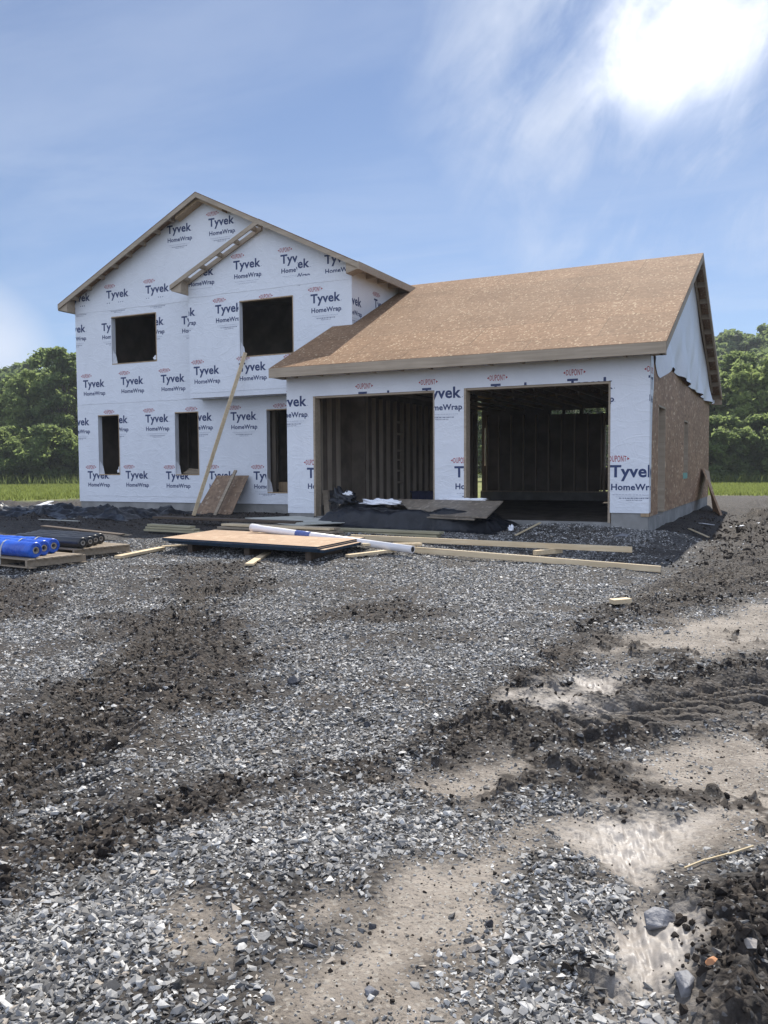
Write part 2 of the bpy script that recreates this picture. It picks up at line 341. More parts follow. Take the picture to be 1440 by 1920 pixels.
plain('white_plastic', (0.70, 0.71, 0.74), (0.80, 0.80, 0.80), 4, 0.35, 0.5, 0.3, 12, 0.01)
plain('blue_plastic', (0.012, 0.07, 0.42), (0.02, 0.12, 0.58), 4, 0.38, 0.5, 0.8, 9, 0.03)
plain('black_plastic', (0.010, 0.010, 0.011), (0.018, 0.018, 0.02), 6, 0.4, 0.5, 0.2, 12, 0.01)
plain('cardboard', (0.30, 0.27, 0.23), (0.38, 0.34, 0.29), 6, 0.8, 0.2)
plain('pipe_white', (0.78, 0.75, 0.74), (0.72, 0.69, 0.68), 5, 0.3, 0.5, 0.02)
plain('pipe_blue', (0.06, 0.09, 0.27), (0.08, 0.12, 0.33), 8, 0.4, 0.5, 0.02)
plain('edge_blue', (0.008, 0.026, 0.05), (0.013, 0.038, 0.07), 8, 0.6, 0.3, 0.05)
plain('pale_board', (0.43, 0.43, 0.37), (0.52, 0.51, 0.45), 3, 0.8, 0.2, 0.2)
plain('green_tape', (0.16, 0.33, 0.28), (0.2, 0.4, 0.33), 8, 0.6, 0.3, 0.05)
plain('navy_plastic', (0.012, 0.016, 0.05), (0.018, 0.024, 0.07), 6, 0.5, 0.4, 0.05)
plain('bark', (0.05, 0.04, 0.03), (0.09, 0.07, 0.055), 6, 0.9, 0.1, 0.6, 12, 0.03)
plain('straw', (0.42, 0.33, 0.2), (0.5, 0.42, 0.28), 10, 0.8, 0.2, 0.1)
plain('rock_grey', (0.13, 0.13, 0.14), (0.22, 0.22, 0.23), 9, 0.6, 0.4, 0.7, 24, 0.02)
plain('rock_dark', (0.035, 0.036, 0.042), (0.075, 0.076, 0.085), 9, 0.5, 0.4, 0.7, 24, 0.02)
plain('rock_tan', (0.26, 0.23, 0.2), (0.36, 0.33, 0.29), 9, 0.7, 0.3, 0.7, 24, 0.02)
plain('rock_orange', (0.45, 0.2, 0.09), (0.55, 0.29, 0.15), 9, 0.7, 0.3, 0.5, 24, 0.01)
def leafmat(name, c1, c2, transl=0.55):
    g = G(name, 0.65, 0.12)
    v = g.mix(g.attr('tone'), c1, c2); g.color(v)
    tr = g.t.nodes.new('ShaderNodeBsdfTranslucent'); g.t.links.new(g.mix(0.72, v, (0.36, 0.45, 0.16)), tr.inputs[0])
    ms = g.t.nodes.new('ShaderNodeMixShader'); ms.inputs[0].default_value = transl
    out = g.t.nodes['Material Output']; g.t.links.new(g.b.outputs[0], ms.inputs[1]); g.t.links.new(tr.outputs[0], ms.inputs[2]); g.t.links.new(ms.outputs[0], out.inputs[0])
    MT[name] = g.m
leafmat('leaf_deep', (0.050, 0.080, 0.032), (0.095, 0.135, 0.046))
leafmat('leaf_mid', (0.070, 0.105, 0.036), (0.13, 0.175, 0.055))
leafmat('leaf_light', (0.092, 0.125, 0.04), (0.17, 0.21, 0.062))
leafmat('leaf_far', (0.065, 0.10, 0.058), (0.11, 0.15, 0.08), 0.45)
leafmat('grass_blade', (0.035, 0.055, 0.02), (0.22, 0.22, 0.02), 0.4)
# ground
g = G('ground', 0.75, 0.4)
sa, mu, we, gr = g.attr('sand'), g.attr('mud'), g.attr('wet'), g.attr('grass')
cell = g.voro(34); cd_ = g.voro(34, out='Distance')
gcol = g.ramp(cell, [(0.0, (0.020, 0.018, 0.016)), (0.55, (0.050, 0.046, 0.041)), (1.0, (0.14, 0.135, 0.13))])
gcol = g.mix(g.mr(g.noise(1.6, 6), 0.45, 0.65, 0, 0.6), gcol, (0.075, 0.062, 0.05))
grain = g.noise(45, 5, rough=0.7); patch = g.noise(2.2, 6, rough=0.65); grit = g.voro(75)
scol = g.mix(g.mr(patch, 0.35, 0.65), (0.165, 0.138, 0.11), (0.31, 0.268, 0.222))
scol = g.mix(g.mr(grain, 0.52, 0.72, 0, 0.75), scol, (0.085, 0.07, 0.056))
scol = g.mix(g.mr(grit, 0.72, 0.80, 0, 0.55), scol, (0.36, 0.33, 0.28)); scol = g.mix(g.mr(g.voro(120), 0.22, 0.15, 0, 0.6), scol, (0.05, 0.043, 0.036))
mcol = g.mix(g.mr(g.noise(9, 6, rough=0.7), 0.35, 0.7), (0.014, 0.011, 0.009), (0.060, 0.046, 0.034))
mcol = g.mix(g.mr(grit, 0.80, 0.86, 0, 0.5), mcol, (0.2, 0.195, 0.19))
wcol = g.mix(g.mr(patch, 0.35, 0.65), (0.27, 0.238, 0.205), (0.37, 0.335, 0.295))
wcol = g.mix(g.mr(grain, 0.56, 0.74, 0, 0.5), wcol, (0.12, 0.1, 0.085))
grc = g.mix(g.mr(g.noise(0.5, 6, rough=0.7), 0.3, 0.7), (0.12, 0.145, 0.035), (0.22, 0.22, 0.075))
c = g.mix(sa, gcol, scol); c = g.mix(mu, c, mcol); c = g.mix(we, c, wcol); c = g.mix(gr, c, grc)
g.color(c)
r1 = g.mix(sa, (0.8,)*3, (0.72,)*3); r2 = g.mix(mu, r1, (0.8,)*3); r3 = g.mix(we, r2, g.mix(g.mr(grain, 0.4, 0.65), (0.40,)*3, (0.62,)*3)); g.roughness(g.mix(gr, r3, (0.95,)*3))
hb = g.math('ADD', g.math('MULTIPLY', g.mr(cd_, 0.0, 0.7, 1, 0), g.math('SUBTRACT', 1.0, g.math('MAXIMUM', g.math('MAXIMUM', we, gr), g.math('MULTIPLY', sa, 0.8)))), g.math('MULTIPLY', grain, g.mr(we, 0, 1, 0.9, 0.15)))
g.bump(hb, 0.8, 0.02); g.b.inputs['Specular IOR Level'].default_value = 0.3; MT['ground'] = g.m
g = G('gravel_stone', 0.62, 0.35)
t_ = g.attr('tone')
v = g.ramp(t_, [(0.0, (0.030, 0.029, 0.027)), (0.4, (0.125, 0.122, 0.117)), (0.75, (0.32, 0.312, 0.295)), (0.93, (0.56, 0.545, 0.51)), (1.0, (0.36, 0.31, 0.25))])
g.color(g.mix(g.mr(g.noise(60, 3), 0.4, 0.7, 0, 0.35), v, (0.05, 0.05, 0.055))); MT['gravel_stone'] = g.m
g = G('clod', 0.85, 0.2)
g.color(g.mix(g.attr('tone'), (0.011, 0.009, 0.008), (0.07, 0.054, 0.04))).bump(g.noise(50, 4), 0.6, 0.01); MT['clod'] = g.m

# ------------------------------------------------------------------ mesh helpers
def link(name, me, parent=None):
    o = bpy.data.objects.new(name, me); COL.objects.link(o)
    if parent is not None: o.parent = parent
    return o
def props(o, label=None, cat=None, group=None, kind=None):
    if label: o['label'] = label
    if cat: o['category'] = cat
    if group: o['group'] = group
    if kind: o['kind'] = kind
    return o
def empty(name, loc, label, cat, group=None):
    o = bpy.data.objects.new(name, None); COL.objects.link(o); o.location = loc; o.empty_display_size = 0.2
    return props(o, label, cat, group)
def obj(name, bm, mats, parent=None, smooth=False, world=True):
    """link a bmesh as one object; with world=True its coordinates are world ones even below a parent"""
    me = bpy.data.meshes.new(name)
    bmesh.ops.recalc_face_normals(bm, faces=bm.faces[:]) if not getattr(bm, 'keep', False) else None
    bm.to_mesh(me); bm.free()
    for m in (mats if isinstance(mats, (list, tuple)) else [mats]): me.materials.append(MT[m])
    if smooth:
        for p in me.polygons: p.use_smooth = True
    o = link(name, me, parent)
    if world and parent is not None:
        p = parent; off = Vector((0, 0, 0))
        while p is not None: off += Vector(p.location); p = p.parent
        me.transform(Matrix.Translation(-off))
    return o
def np_obj(name, V, F, mats, parent=None, fm=None, attrs=None, smooth=False):
    me = bpy.data.meshes.new(name); V = np.ascontiguousarray(V, dtype=np.float32); F = np.ascontiguousarray(F, dtype=np.int32); k = F.shape[1]
    me.vertices.add(len(V)); me.vertices.foreach_set('co', V.ravel())
    me.loops.add(F.size); me.loops.foreach_set('vertex_index', F.ravel())
    me.polygons.add(len(F)); me.polygons.foreach_set('loop_start', np.arange(0, F.size, k, dtype=np.int32)); me.polygons.foreach_set('loop_total', np.full(len(F), k, dtype=np.int32))
    me.polygons.foreach_set('use_smooth', np.full(len(F), bool(smooth)))
    for m in mats: me.materials.append(MT[m])
    if fm is not None: me.polygons.foreach_set('material_index', np.asarray(fm, dtype=np.int32))
    me.update(calc_edges=True)
    for n, a in (attrs or {}).items():
        at = me.attributes.new(n, 'FLOAT', 'POINT'); at.data.foreach_set('value', np.ascontiguousarray(a, dtype=np.float32))
    return link(name, me, parent)
def quadbox(bm, c8, mi=0):
    v = [bm.verts.new(c) for c in c8]
    for f in ((0, 3, 2, 1), (4, 5, 6, 7), (0, 1, 5, 4), (1, 2, 6, 5), (2, 3, 7, 6), (3, 0, 4, 7)):
        bm.faces.new([v[i] for i in f]).material_index = mi
def box(bm, x0, x1, y0, y1, z0, z1, mi=0):
    quadbox(bm, [(x0, y0, z0), (x1, y0, z0), (x1, y1, z0), (x0, y1, z0), (x0, y0, z1), (x1, y0, z1), (x1, y1, z1), (x0, y1, z1)], mi)
def beam(bm, p0, p1, w, h, upv=(0, 0, 1), mi=0):
    """bar from p0 to p1 (centre line), w across, h along upv"""
    p0, p1 = Vector(p0), Vector(p1); d = (p1-p0).normalized(); s = d.cross(Vector(upv)).normalized(); u = s.cross(d)
    a, b = s*w/2, u*h/2
    quadbox(bm, [p0-a-b, p0+a-b, p1+a-b, p1-a-b, p0-a+b, p0+a+b, p1+a+b, p1-a+b], mi)
def prism(bm, pts, ext, mi=0):
    """closed polygon pts (3D) extruded by vector ext"""
    e = Vector(ext); a = [bm.verts.new(p) for p in pts]; b = [bm.verts.new(Vector(p)+e) for p in pts]; n = len(pts)
    bm.faces.new(a).material_index = mi; bm.faces.new(b[::-1]).material_index = mi
    for i in range(n): bm.faces.new([a[i], b[i], b[(i+1) % n], a[(i+1) % n]]).material_index = mi
def wall_grid(bm, T, x0, x1, z0, z1, holes, th, mi_front=0, mi_back=1, mi_side=1):
    """wall with rectangular holes; T maps (s, depth, z) to world"""
    xs = sorted({x0, x1, *[h[0] for h in holes], *[h[1] for h in holes]}); zs = sorted({z0, z1, *[h[2] for h in holes], *[h[3] for h in holes]})
    xs = [x for x in xs if x0 <= x <= x1]; zs = [z for z in zs if z0 <= z <= z1]
    vf, vb = {}, {}
    def gv(d, i, j, dep):
        if (i, j) not in d: d[(i, j)] = bm.verts.new(T(xs[i], dep, zs[j]))
        return d[(i, j)]
    def full(i, j):
        if not (0 <= i < len(xs)-1 and 0 <= j < len(zs)-1): return False
        cx, cz = (xs[i]+xs[i+1])/2, (zs[j]+zs[j+1])/2
        return not any(h[0] < cx < h[1] and h[2] < cz < h[3] for h in holes)
    cells = []
    for i in range(len(xs)-1):
        for j in range(len(zs)-1):
            if not full(i, j): continue
            cells.append([(xs[i], zs[j]), (xs[i+1], zs[j]), (xs[i+1], zs[j+1]), (xs[i], zs[j+1])])
            q = [(i, j), (i+1, j), (i+1, j+1), (i, j+1)]
            bm.faces.new([gv(vf, a, b, 0) for a, b in q]).material_index = mi_front
            bm.faces.new([gv(vb, a, b, th) for a, b in q][::-1]).material_index = mi_back
            for (a, b), (na, nb) in (((0, 1), (i, j-1)), ((1, 2), (i+1, j)), ((2, 3), (i, j+1)), ((3, 0), (i-1, j))):
                if not full(na, nb):
                    bm.faces.new([gv(vf, *q[a], 0), gv(vb, *q[a], th), gv(vb, *q[b], th), gv(vf, *q[b], 0)]).material_index = mi_side
    return cells
def lathe_between(bm, p0, p1, rs, seg=20, mi=0, cap=True):
    """tube from p0 to p1; rs = list of (t, radius)"""
    p0, p1 = Vector(p0), Vector(p1); d = (p1-p0).normalized(); s = d.cross(Vector((0, 0, 1)) if abs(d.z) < 0.95 else Vector((1, 0, 0))).normalized(); u = s.cross(d)
    rings = []
    for t, r in rs:
        c = p0.lerp(p1, t); rings.append([bm.verts.new(c+(s*math.cos(k*2*math.pi/seg)+u*math.sin(k*2*math.pi/seg))*r) for k in range(seg)])
    for a, b in zip(rings[:-1], rings[1:]):
        for k in range(seg): bm.faces.new([a[k], a[(k+1) % seg], b[(k+1) % seg], b[k]]).material_index = mi
    if cap: bm.faces.new(rings[0][::-1]).material_index = mi; bm.faces.new(rings[-1]).material_index = mi

# ------------------------------------------------------------------ printed lettering of the house wrap
def text_tris(body, res=3, offset=0.0, spacing=1.0):
    c = bpy.data.curves.new('lettering', 'FONT'); c.body = body; c.size = 1; c.resolution_u = res; c.offset = offset; c.space_character = spacing
    o = bpy.data.objects.new('lettering', c); COL.objects.link(o); dg = bpy.context.evaluated_depsgraph_get()
    me = bpy.data.meshes.new_from_object(o.evaluated_get(dg)); me.calc_loop_triangles()
    P = [(v.co.x, v.co.y) for v in me.vertices]; T = [[P[i] for i in t.vertices] for t in me.loop_triangles]
    bpy.data.objects.remove(o); bpy.data.curves.remove(c); bpy.data.meshes.remove(me); return T
def fit(T, w, h, x0, z0, capref=None, bulge=0.0):
    """scale so the text is w wide and the reference caps h tall; baseline of caps at z0"""
    xs = [p[0] for t in T for p in t]; ax, bx = min(xs), max(xs); sx = w/(bx-ax); sz = h/(capref or max(p[1] for t in T for p in t))
    out = []
    for t in T:
        q = []
        for p in t:
            x = (p[0]-ax)*sx; z = p[1]*sz
            if bulge:
                k = 1-bulge*(2*x/w-1)**2; z = h/2+(z-h/2)*k
            q.append((x0+x, z0+z))
        out.append(q)
    return out
CAP = max(p[1] for t in text_tris('T', 2) for p in t)
STAMP = []
def addst(T, mi): STAMP.extend((t, mi) for t in T)
addst(fit(text_tris('Tyvek', 3, 0.028, 1.04), 0.81, 0.20, 0, -0.195, CAP), 2)
addst(fit(text_tris('HomeWrap', 3, 0.028, 1.05), 0.81, 0.104, 0.02, -0.425, CAP), 2)
addst(fit(text_tris('DUPONT', 2, 0.012, 1.12), 0.30, 0.112, -0.02, 0.068, CAP, 0.22), 3)
def rect(x0, x1, z0, z1): return [[(x0, z0), (x1, z0), (x1, z1)], [(x0, z0), (x1, z1), (x0, z1)]]
for sx in (-1, 1): addst([[(0.13+sx*0.205, 0.124), (0.13+sx*0.165, 0.150), (0.13+sx*0.165, 0.098)]], 3)
for k in range(0):
    a0, a1 = 2*math.pi*k/40, 2*math.pi*(k+1)/40
    if abs(math.cos((a0+a1)/2)) > 0.93: continue
    f_ = lambda a, r: (0.13+0.178*math.cos(a)*r, 0.124+0.066*math.sin(a)*r)
    addst([[f_(a0, 1), f_(a1, 1), f_(a1, 0.92)], [f_(a0, 1), f_(a1, 0.92), f_(a0, 0.92)]], 3)
addst(rect(0.83, 0.842, -0.195, -0.183), 2); addst(rect(0.84, 0.85, -0.425, -0.415), 2)
rr = random.Random(5)
def dashes(x0, x1, z, h, mi):
    x = x0
    while x < x1:
        w = rr.uniform(0.012, 0.05); addst(rect(x, min(x+w, x1), z, z+h), mi); x += w+0.012
dashes(0.05, 0.75, -0.515, 0.012, 4); addst(rect(0.10, 0.70, -0.545, -0.541), 4); dashes(0.16, 0.66, -0.575, 0.013, 2)
addst(fit(text_tris('MADE IN THE USA', 1), 0.27, 0.02, 0.28, -0.615, CAP), 2)
def clip(poly, region):
    out = poly
    for i in range(len(region)):
        a = region[i]; b = region[(i+1) % len(region)]; nx, nz = -(b[1]-a[1]), b[0]-a[0]
        src, out = out, []
        for j in range(len(src)):
            p, q = src[j], src[(j+1) % len(src)]
            dp = (p[0]-a[0])*nx+(p[1]-a[1])*nz; dq = (q[0]-a[0])*nx+(q[1]-a[1])*nz
            if dp >= 0: out.append(p)
            if dp*dq < 0:
                t = dp/(dp-dq); out.append((p[0]+(q[0]-p[0])*t, p[1]+(q[1]-p[1])*t))
        if len(out) < 3: return None
    return out
def stamp(bm, T, regions, ax, az, only=None, dupont=True, lim=None, rot=0.0, off=-0.0025):
    """print one repeat with the T's top left corner at (ax, az), kept inside the convex regions (and lim)"""
    cr, sr = math.cos(rot), math.sin(rot)
    for t, mi in STAMP:
        if mi == 3 and not dupont: continue
        q = [(ax+p[0]*cr-p[1]*sr, az+p[0]*sr+p[1]*cr) for p in t]
        if lim:
            q = clip(q, lim)
            if not q: continue
        lx, hx = min(p[0] for p in q), max(p[0] for p in q); lz, hz_ = min(p[1] for p in q), max(p[1] for p in q)
        for r in regions:
            if hx < min(p[0] for p in r) or lx > max(p[0] for p in r) or hz_ < min(p[1] for p in r) or lz > max(p[1] for p in r): continue
            c = clip(q, r)
            if not c: continue
            try: bm.faces.new([bm.verts.new(T(p[0], off, p[1])) for p in c]).material_index = mi
            except ValueError: pass
def lap(bm, T, x0, x1, z, seed, holes=()):
    n = int((x1-x0)/0.12); pr = None
    for k in range(n+1):
        x = x0+(x1-x0)*k/n; zz = z+0.012*float(fbm(np.array([x]), np.array([seed*1.7]), 0.8, 3, seed)[0])
        if any(h[0]-0.02 < x < h[1]+0.02 and h[2] < zz < h[3] for h in holes): pr = None; continue
        row = [bm.verts.new(T(x, -0.0005, zz+0.30)), bm.verts.new(T(x, -0.006, zz)), bm.verts.new(T(x, -0.0005, zz-0.004))]
        if pr: bm.faces.new([pr[0], row[0], row[1], pr[1]]); bm.faces.new([pr[1], row[1], row[2], pr[2]])
        pr = row
WRAP = ['wrap', 'osb', 'ink_navy', 'ink_red', 'ink_grey', 'framing']

# ------------------------------------------------------------------ the house
HX = (-9.3, 17.4, 0.4)
house = empty('unfinished_house', HX, 'unfinished two-storey house in white printed house wrap with a tan board garage roof', 'house')
XL, XR, MY, BY, GY = -18.50, -9.31, 17.871, 17.392, 15.10
RX, RZ, SL = -13.90, 8.68, 0.49
def mz(x): return RZ-SL*abs(x-RX)                 # top of the main roof
BRX = -11.66; BRZ = mz(BRX)
BSL = (BRZ-6.28)/(BRX+14.39)
def bz(x): return BRZ-BSL*(BRX-x)                 # left slope of the jutting bay
EY, EZ, RGY, RGZ = 14.723, 3.68, 20.61, 6.436
GSL = (RGZ-EZ)/(RGY-EY)
def gzr(y): return RGZ-GSL*abs(y-RGY)             # top of the garage roof
Tm = lambda s, d, z: (s, MY+d, z)
Tb = lambda s, d, z: (s, BY+d, z)
Tg = lambda s, d, z: (s, GY+d, z)
Ts = lambda s, d, z: (-2.27-d, s, z)              # right garage wall, s runs along y
def hp(name, bm, mats, label=None, smooth=False, parent=None):
    o = obj(name, bm, mats, parent or house, smooth)
    if label: o['label'] = label
    return o
# front wall of the two storey part
W_M = [(-17.75, -16.95, 1.45, 3.13), (-15.0, -14.19, 1.44, 3.12), (-12.06, -11.10, 0.98, 3.09), (-17.17, -15.55, 4.52, 5.83)]
BACK = [(-13.4, -10.0, 3.8, 5.95)]                          # room of the bay opens into the house
bm = bmesh.new()
cells = wall_grid(bm, Tm, XL, XR, 0.70, 6.05, W_M+BACK, 0.15)
gab = [(XL, 6.05), (XR, 6.05), (XR, mz(XR)-0.03), (RX, RZ-0.03), (XL, mz(XL)-0.03)]
prism(bm, [Tm(p[0], 0, p[1]) for p in gab], (0, 0.15, 0))
reg = cells+[gab]
for p in [(-15.12, 8.04, False), (-13.75, 8.05, True), (-18.73, 6.56, True), (-17.31, 6.55, True), (-15.9, 6.55, True), (-18.93, 5.70, True), (-17.51, 5.67, False), (-16.1, 5.68, False), (-14.69, 5.63, False),
          (-18.26, 4.13, True), (-16.85, 4.14, True), (-15.43, 4.13, True), (-18.87, 3.07, True), (-17.44, 3.09, True), (-16.0, 3.08, True), (-14.55, 3.07, True), (-13.15, 3.05, True), (-11.77, 3.05, True),
          (-18.17, 1.55, True), (-16.75, 1.55, True), (-15.32, 1.53, True), (-13.88, 1.53, True), (-12.46, 1.52, True)]:
    stamp(bm, Tm, reg, p[0], p[1], dupont=p[2], rot=-0.004)
lap(bm, Tm, XL+0.01, -14.1, 3.45, 1, W_M); lap(bm, Tm, XL+0.01, -14.1, 6.02, 2); lap(bm, Tm, XL+0.3, -14.1, 0.86, 3)
hp('wall', bm, WRAP, 'white wrapped front wall with a gable, two narrow windows, a doorway and a wide upper window')
# jutting upper bay
bm = bmesh.new()
cells = wall_grid(bm, Tb, -14.06, XR, 3.42, 6.05, [(-12.50, -10.91, 4.37, 5.755)], 0.13)
gab = [(-14.06, 6.05), (XR, 6.05), (XR, mz(XR)-0.03), (BRX, BRZ-0.03), (-14.06, bz(-14.06)-0.03)]
prism(bm, [Tb(p[0], 0, p[1]) for p in gab], (0, 0.13, 0))
reg = cells+[gab]
cut = [(-11.9, 5.5), (-10.78, 5.5), (-10.78, 7.2), (-11.9, 7.2)]; cut2 = [(-10.78, 5.5), (-9.9, 5.5), (-9.9, 7.2), (-10.78, 7.2)]
stamp(bm, Tb, reg, -12.64, 6.74); stamp(bm, Tb, reg, -11.25, 6.73, lim=cut); stamp(bm, Tb, reg, -11.25, 6.58, lim=cut2, rot=-0.01); stamp(bm, Tb, reg, -10.03, 6.59, dupont=False)
for p in [(-14.06, 6.69), (-14.66, 5.72), (-13.22, 5.71), (-10.42, 5.71), (-11.82, 5.68), (-13.93, 4.21), (-12.52, 4.22), (-11.13, 4.18)]: stamp(bm, Tb, reg, *p)
box(bm, -14.06, -13.93, BY+0.132, MY-0.003, 3.42, bz(-14.06)-0.03)                      # left cheek
box(bm, -13.925, XR, BY+0.132, MY-0.003, 3.42, 3.48)                                     # underside
lap(bm, Tb, -14.05, XR-0.01, 5.98, 4); lap(bm, Tb, -14.05, XR-0.01, 3.55, 6)
hp('bay_wall', bm, WRAP, 'white wrapped upper bay wall jutting out over the lower storey')
# right cheek wall of the two storey part, rising above the garage roof
bq = bmesh.new()
box(bq, XR-0.12, XR+0.003, BY+0.001, 26.0, 4.6, mz(XR)-0.035)
for a, z in ((17.05, 5.60), (18.53, 5.72), (20.0, 5.72)):
    stamp(bq, lambda s, d, z_: (XR+0.003-d, s, z_), [[(BY, 4.6), (26, 4.6), (26, 6.39), (BY, 6.39)]], a, z)
hp('cheek_wall', bq, WRAP, 'white wrapped upper side wall meeting the garage roof')
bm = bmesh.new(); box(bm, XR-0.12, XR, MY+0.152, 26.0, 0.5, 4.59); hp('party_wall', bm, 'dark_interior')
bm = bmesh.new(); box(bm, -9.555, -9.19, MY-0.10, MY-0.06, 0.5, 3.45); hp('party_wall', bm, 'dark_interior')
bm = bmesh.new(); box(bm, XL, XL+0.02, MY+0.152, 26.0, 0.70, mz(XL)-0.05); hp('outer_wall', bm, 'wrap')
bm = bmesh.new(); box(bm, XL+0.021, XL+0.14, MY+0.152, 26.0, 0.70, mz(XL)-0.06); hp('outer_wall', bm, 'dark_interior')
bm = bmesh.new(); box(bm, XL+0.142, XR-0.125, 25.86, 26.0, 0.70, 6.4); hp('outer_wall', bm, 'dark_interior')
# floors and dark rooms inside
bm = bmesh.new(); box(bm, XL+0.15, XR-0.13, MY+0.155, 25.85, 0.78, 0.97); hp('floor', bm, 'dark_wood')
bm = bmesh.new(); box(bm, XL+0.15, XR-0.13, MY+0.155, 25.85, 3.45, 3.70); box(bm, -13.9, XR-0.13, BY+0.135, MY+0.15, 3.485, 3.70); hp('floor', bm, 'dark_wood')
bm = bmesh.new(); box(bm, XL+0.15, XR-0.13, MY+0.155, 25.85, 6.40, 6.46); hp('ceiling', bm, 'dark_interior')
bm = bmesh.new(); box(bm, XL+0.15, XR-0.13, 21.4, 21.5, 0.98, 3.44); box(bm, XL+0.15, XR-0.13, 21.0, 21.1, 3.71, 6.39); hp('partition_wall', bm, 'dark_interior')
for i in range(20):
    x = -18.2+0.42*i
    bm = bmesh.new(); box(bm, x, x+0.04, 21.3, 21.39, 0.98, 3.44); hp('stud', bm, 'framing_dark')
for x, y in ((-12.2, 18.35), (-11.75, 18.7), (-11.4, 19.2)):
    bm = bmesh.new(); box(bm, x, x+0.09, y, y+0.04, 0.98, 3.44); hp('stud', bm, 'framing_dark')
bm = bmesh.new(); beam(bm, (-12.25, 18.3, 1.0), (-12.62, 18.6, 2.3), 0.09, 0.04); hp('brace', bm, 'framing')
bm = bmesh.new(); box(bm, -12.05, -11.2, 18.4, 18.44, 1.0, 1.25); hp('plank', bm, 'framing')
# window and door openings: lumber frame with the wrap folded round the left jamb
def opening(x0, x1, z0, z1, T, sill=True, name='window_opening', dep=0.15, left='wrap'):
    t = 0.022; bm = bmesh.new(); e = 0.004
    def bx(a, b, c, d, mi): quadbox(bm, [T(a, -e, c), T(b, -e, c), T(b, dep, c), T(a, dep, c), T(a, -e, d), T(b, -e, d), T(b, dep, d), T(a, dep, d)], mi)
    bx(x0-e, x0+t, z0, z1, 0); bx(x1-t, x1+e, z0, z1, 1); bx(x0+t, x1-t, z1-t, z1+e, 1)
    if sill: bx(x0+t, x1-t, z0-e, z0+t, 1)
    # torn flap of wrap at the jamb foot
    if left == 'wrap':
        v = [T(x0+t+0.002, 0.01, z0+0.02), T(x0+t+0.09, 0.12, z0+0.02), T(x0+t+0.055, 0.10, z0+0.26), T(x0+t+0.004, 0.03, z0+0.40)]
        bm.faces.new([bm.verts.new(p) for p in v]).material_index = 0
    return hp(name, bm, [left, 'framing'])
for w in W_M[:2]+W_M[3:]: opening(*w, Tm)
opening(*W_M[2], Tm, name='door_opening')
opening(-12.50, -10.91, 4.37, 5.755, Tb, dep=0.13)
bm = bmesh.new()
for k in range(4): beam(bm, (-14.85+0.02*k, 18.06+0.05*k, 1.50+0.035*k), (-14.25, 18.2+0.03*k, 1.47+0.03*k), 0.09, 0.03)
hp('scrap_wood', bm, 'lumber_grey')
# foundation
bm = bmesh.new()
box(bm, XL+0.02, -9.58, MY+0.025, MY+0.2, 0.1, 0.70)
box(bm, -9.64, -9.03, GY+0.02, GY+0.2, 0.1, 0.775); box(bm, -6.27, -5.70, GY+0.02, GY+0.2, 0.1, 0.775); box(bm, -2.92, -2.29, GY+0.02, GY+0.2, 0.05, 0.775)
box(bm, -9.02, -6.28, GY+0.04, GY+0.22, 0.1, 0.60); box(bm, -5.69, -2.93, GY+0.04, GY+0.22, 0.1, 0.60)
box(bm, -9.64, -9.46, GY+0.205, MY+0.02, 0.1, 0.775)
for y0, y1, z1 in ((GY+0.203, 16.09, 0.72), (16.091, 16.99, 0.66), (16.992, 26.1, 0.72)): box(bm, -2.47, -2.29, y0, y1, 0.0, z1)
box(bm, -9.2, -2.48, 25.95, 26.12, 0.1, 0.80)
hp('foundation', bm, 'concrete')
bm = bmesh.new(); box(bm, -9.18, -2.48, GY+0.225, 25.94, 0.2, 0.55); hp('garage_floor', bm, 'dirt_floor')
# garage front wall
o1 = (-9.01, -6.29, 0.6, 3.09); o2 = (-5.68, -2.94, 0.6, 3.10)
bm = bmesh.new()
cells = wall_grid(bm, Tg, -9.66, -2.27, 0.78, gzr(GY)-0.04, [o1, o2], 0.15)
box(bm, -9.66, -9.012, GY, GY+0.012, 0.66, 0.778)                                        # wrap hanging below the wall
reg = cells
for p in [(-9.98, 3.10), (-9.18, 1.60), (-7.95, 3.12), (-6.55, 3.13), (-5.88, 1.61), (-5.15, 3.14), (-3.71, 3.16), (-2.94, 1.61), (-2.30, 3.15)]: stamp(bm, Tg, reg, *p)
hp('garage_wall', bm, WRAP, 'white wrapped garage front wall with two open doorways')
for o_ in (o1, o2):
    bm = bmesh.new(); a, b, c, d = o_; t = 0.04
    for x0, x1 in ((a-0.004, a+t), (b-t, b+0.004)): box(bm, x0, x1, GY-0.004 if x0 < a+0.02 else GY+0.02, GY+0.21, c, d)
    box(bm, a+t, b-t, GY+0.02, GY+0.21, d-t, d+0.002)
    hp('garage_opening', bm, 'fascia_wood')
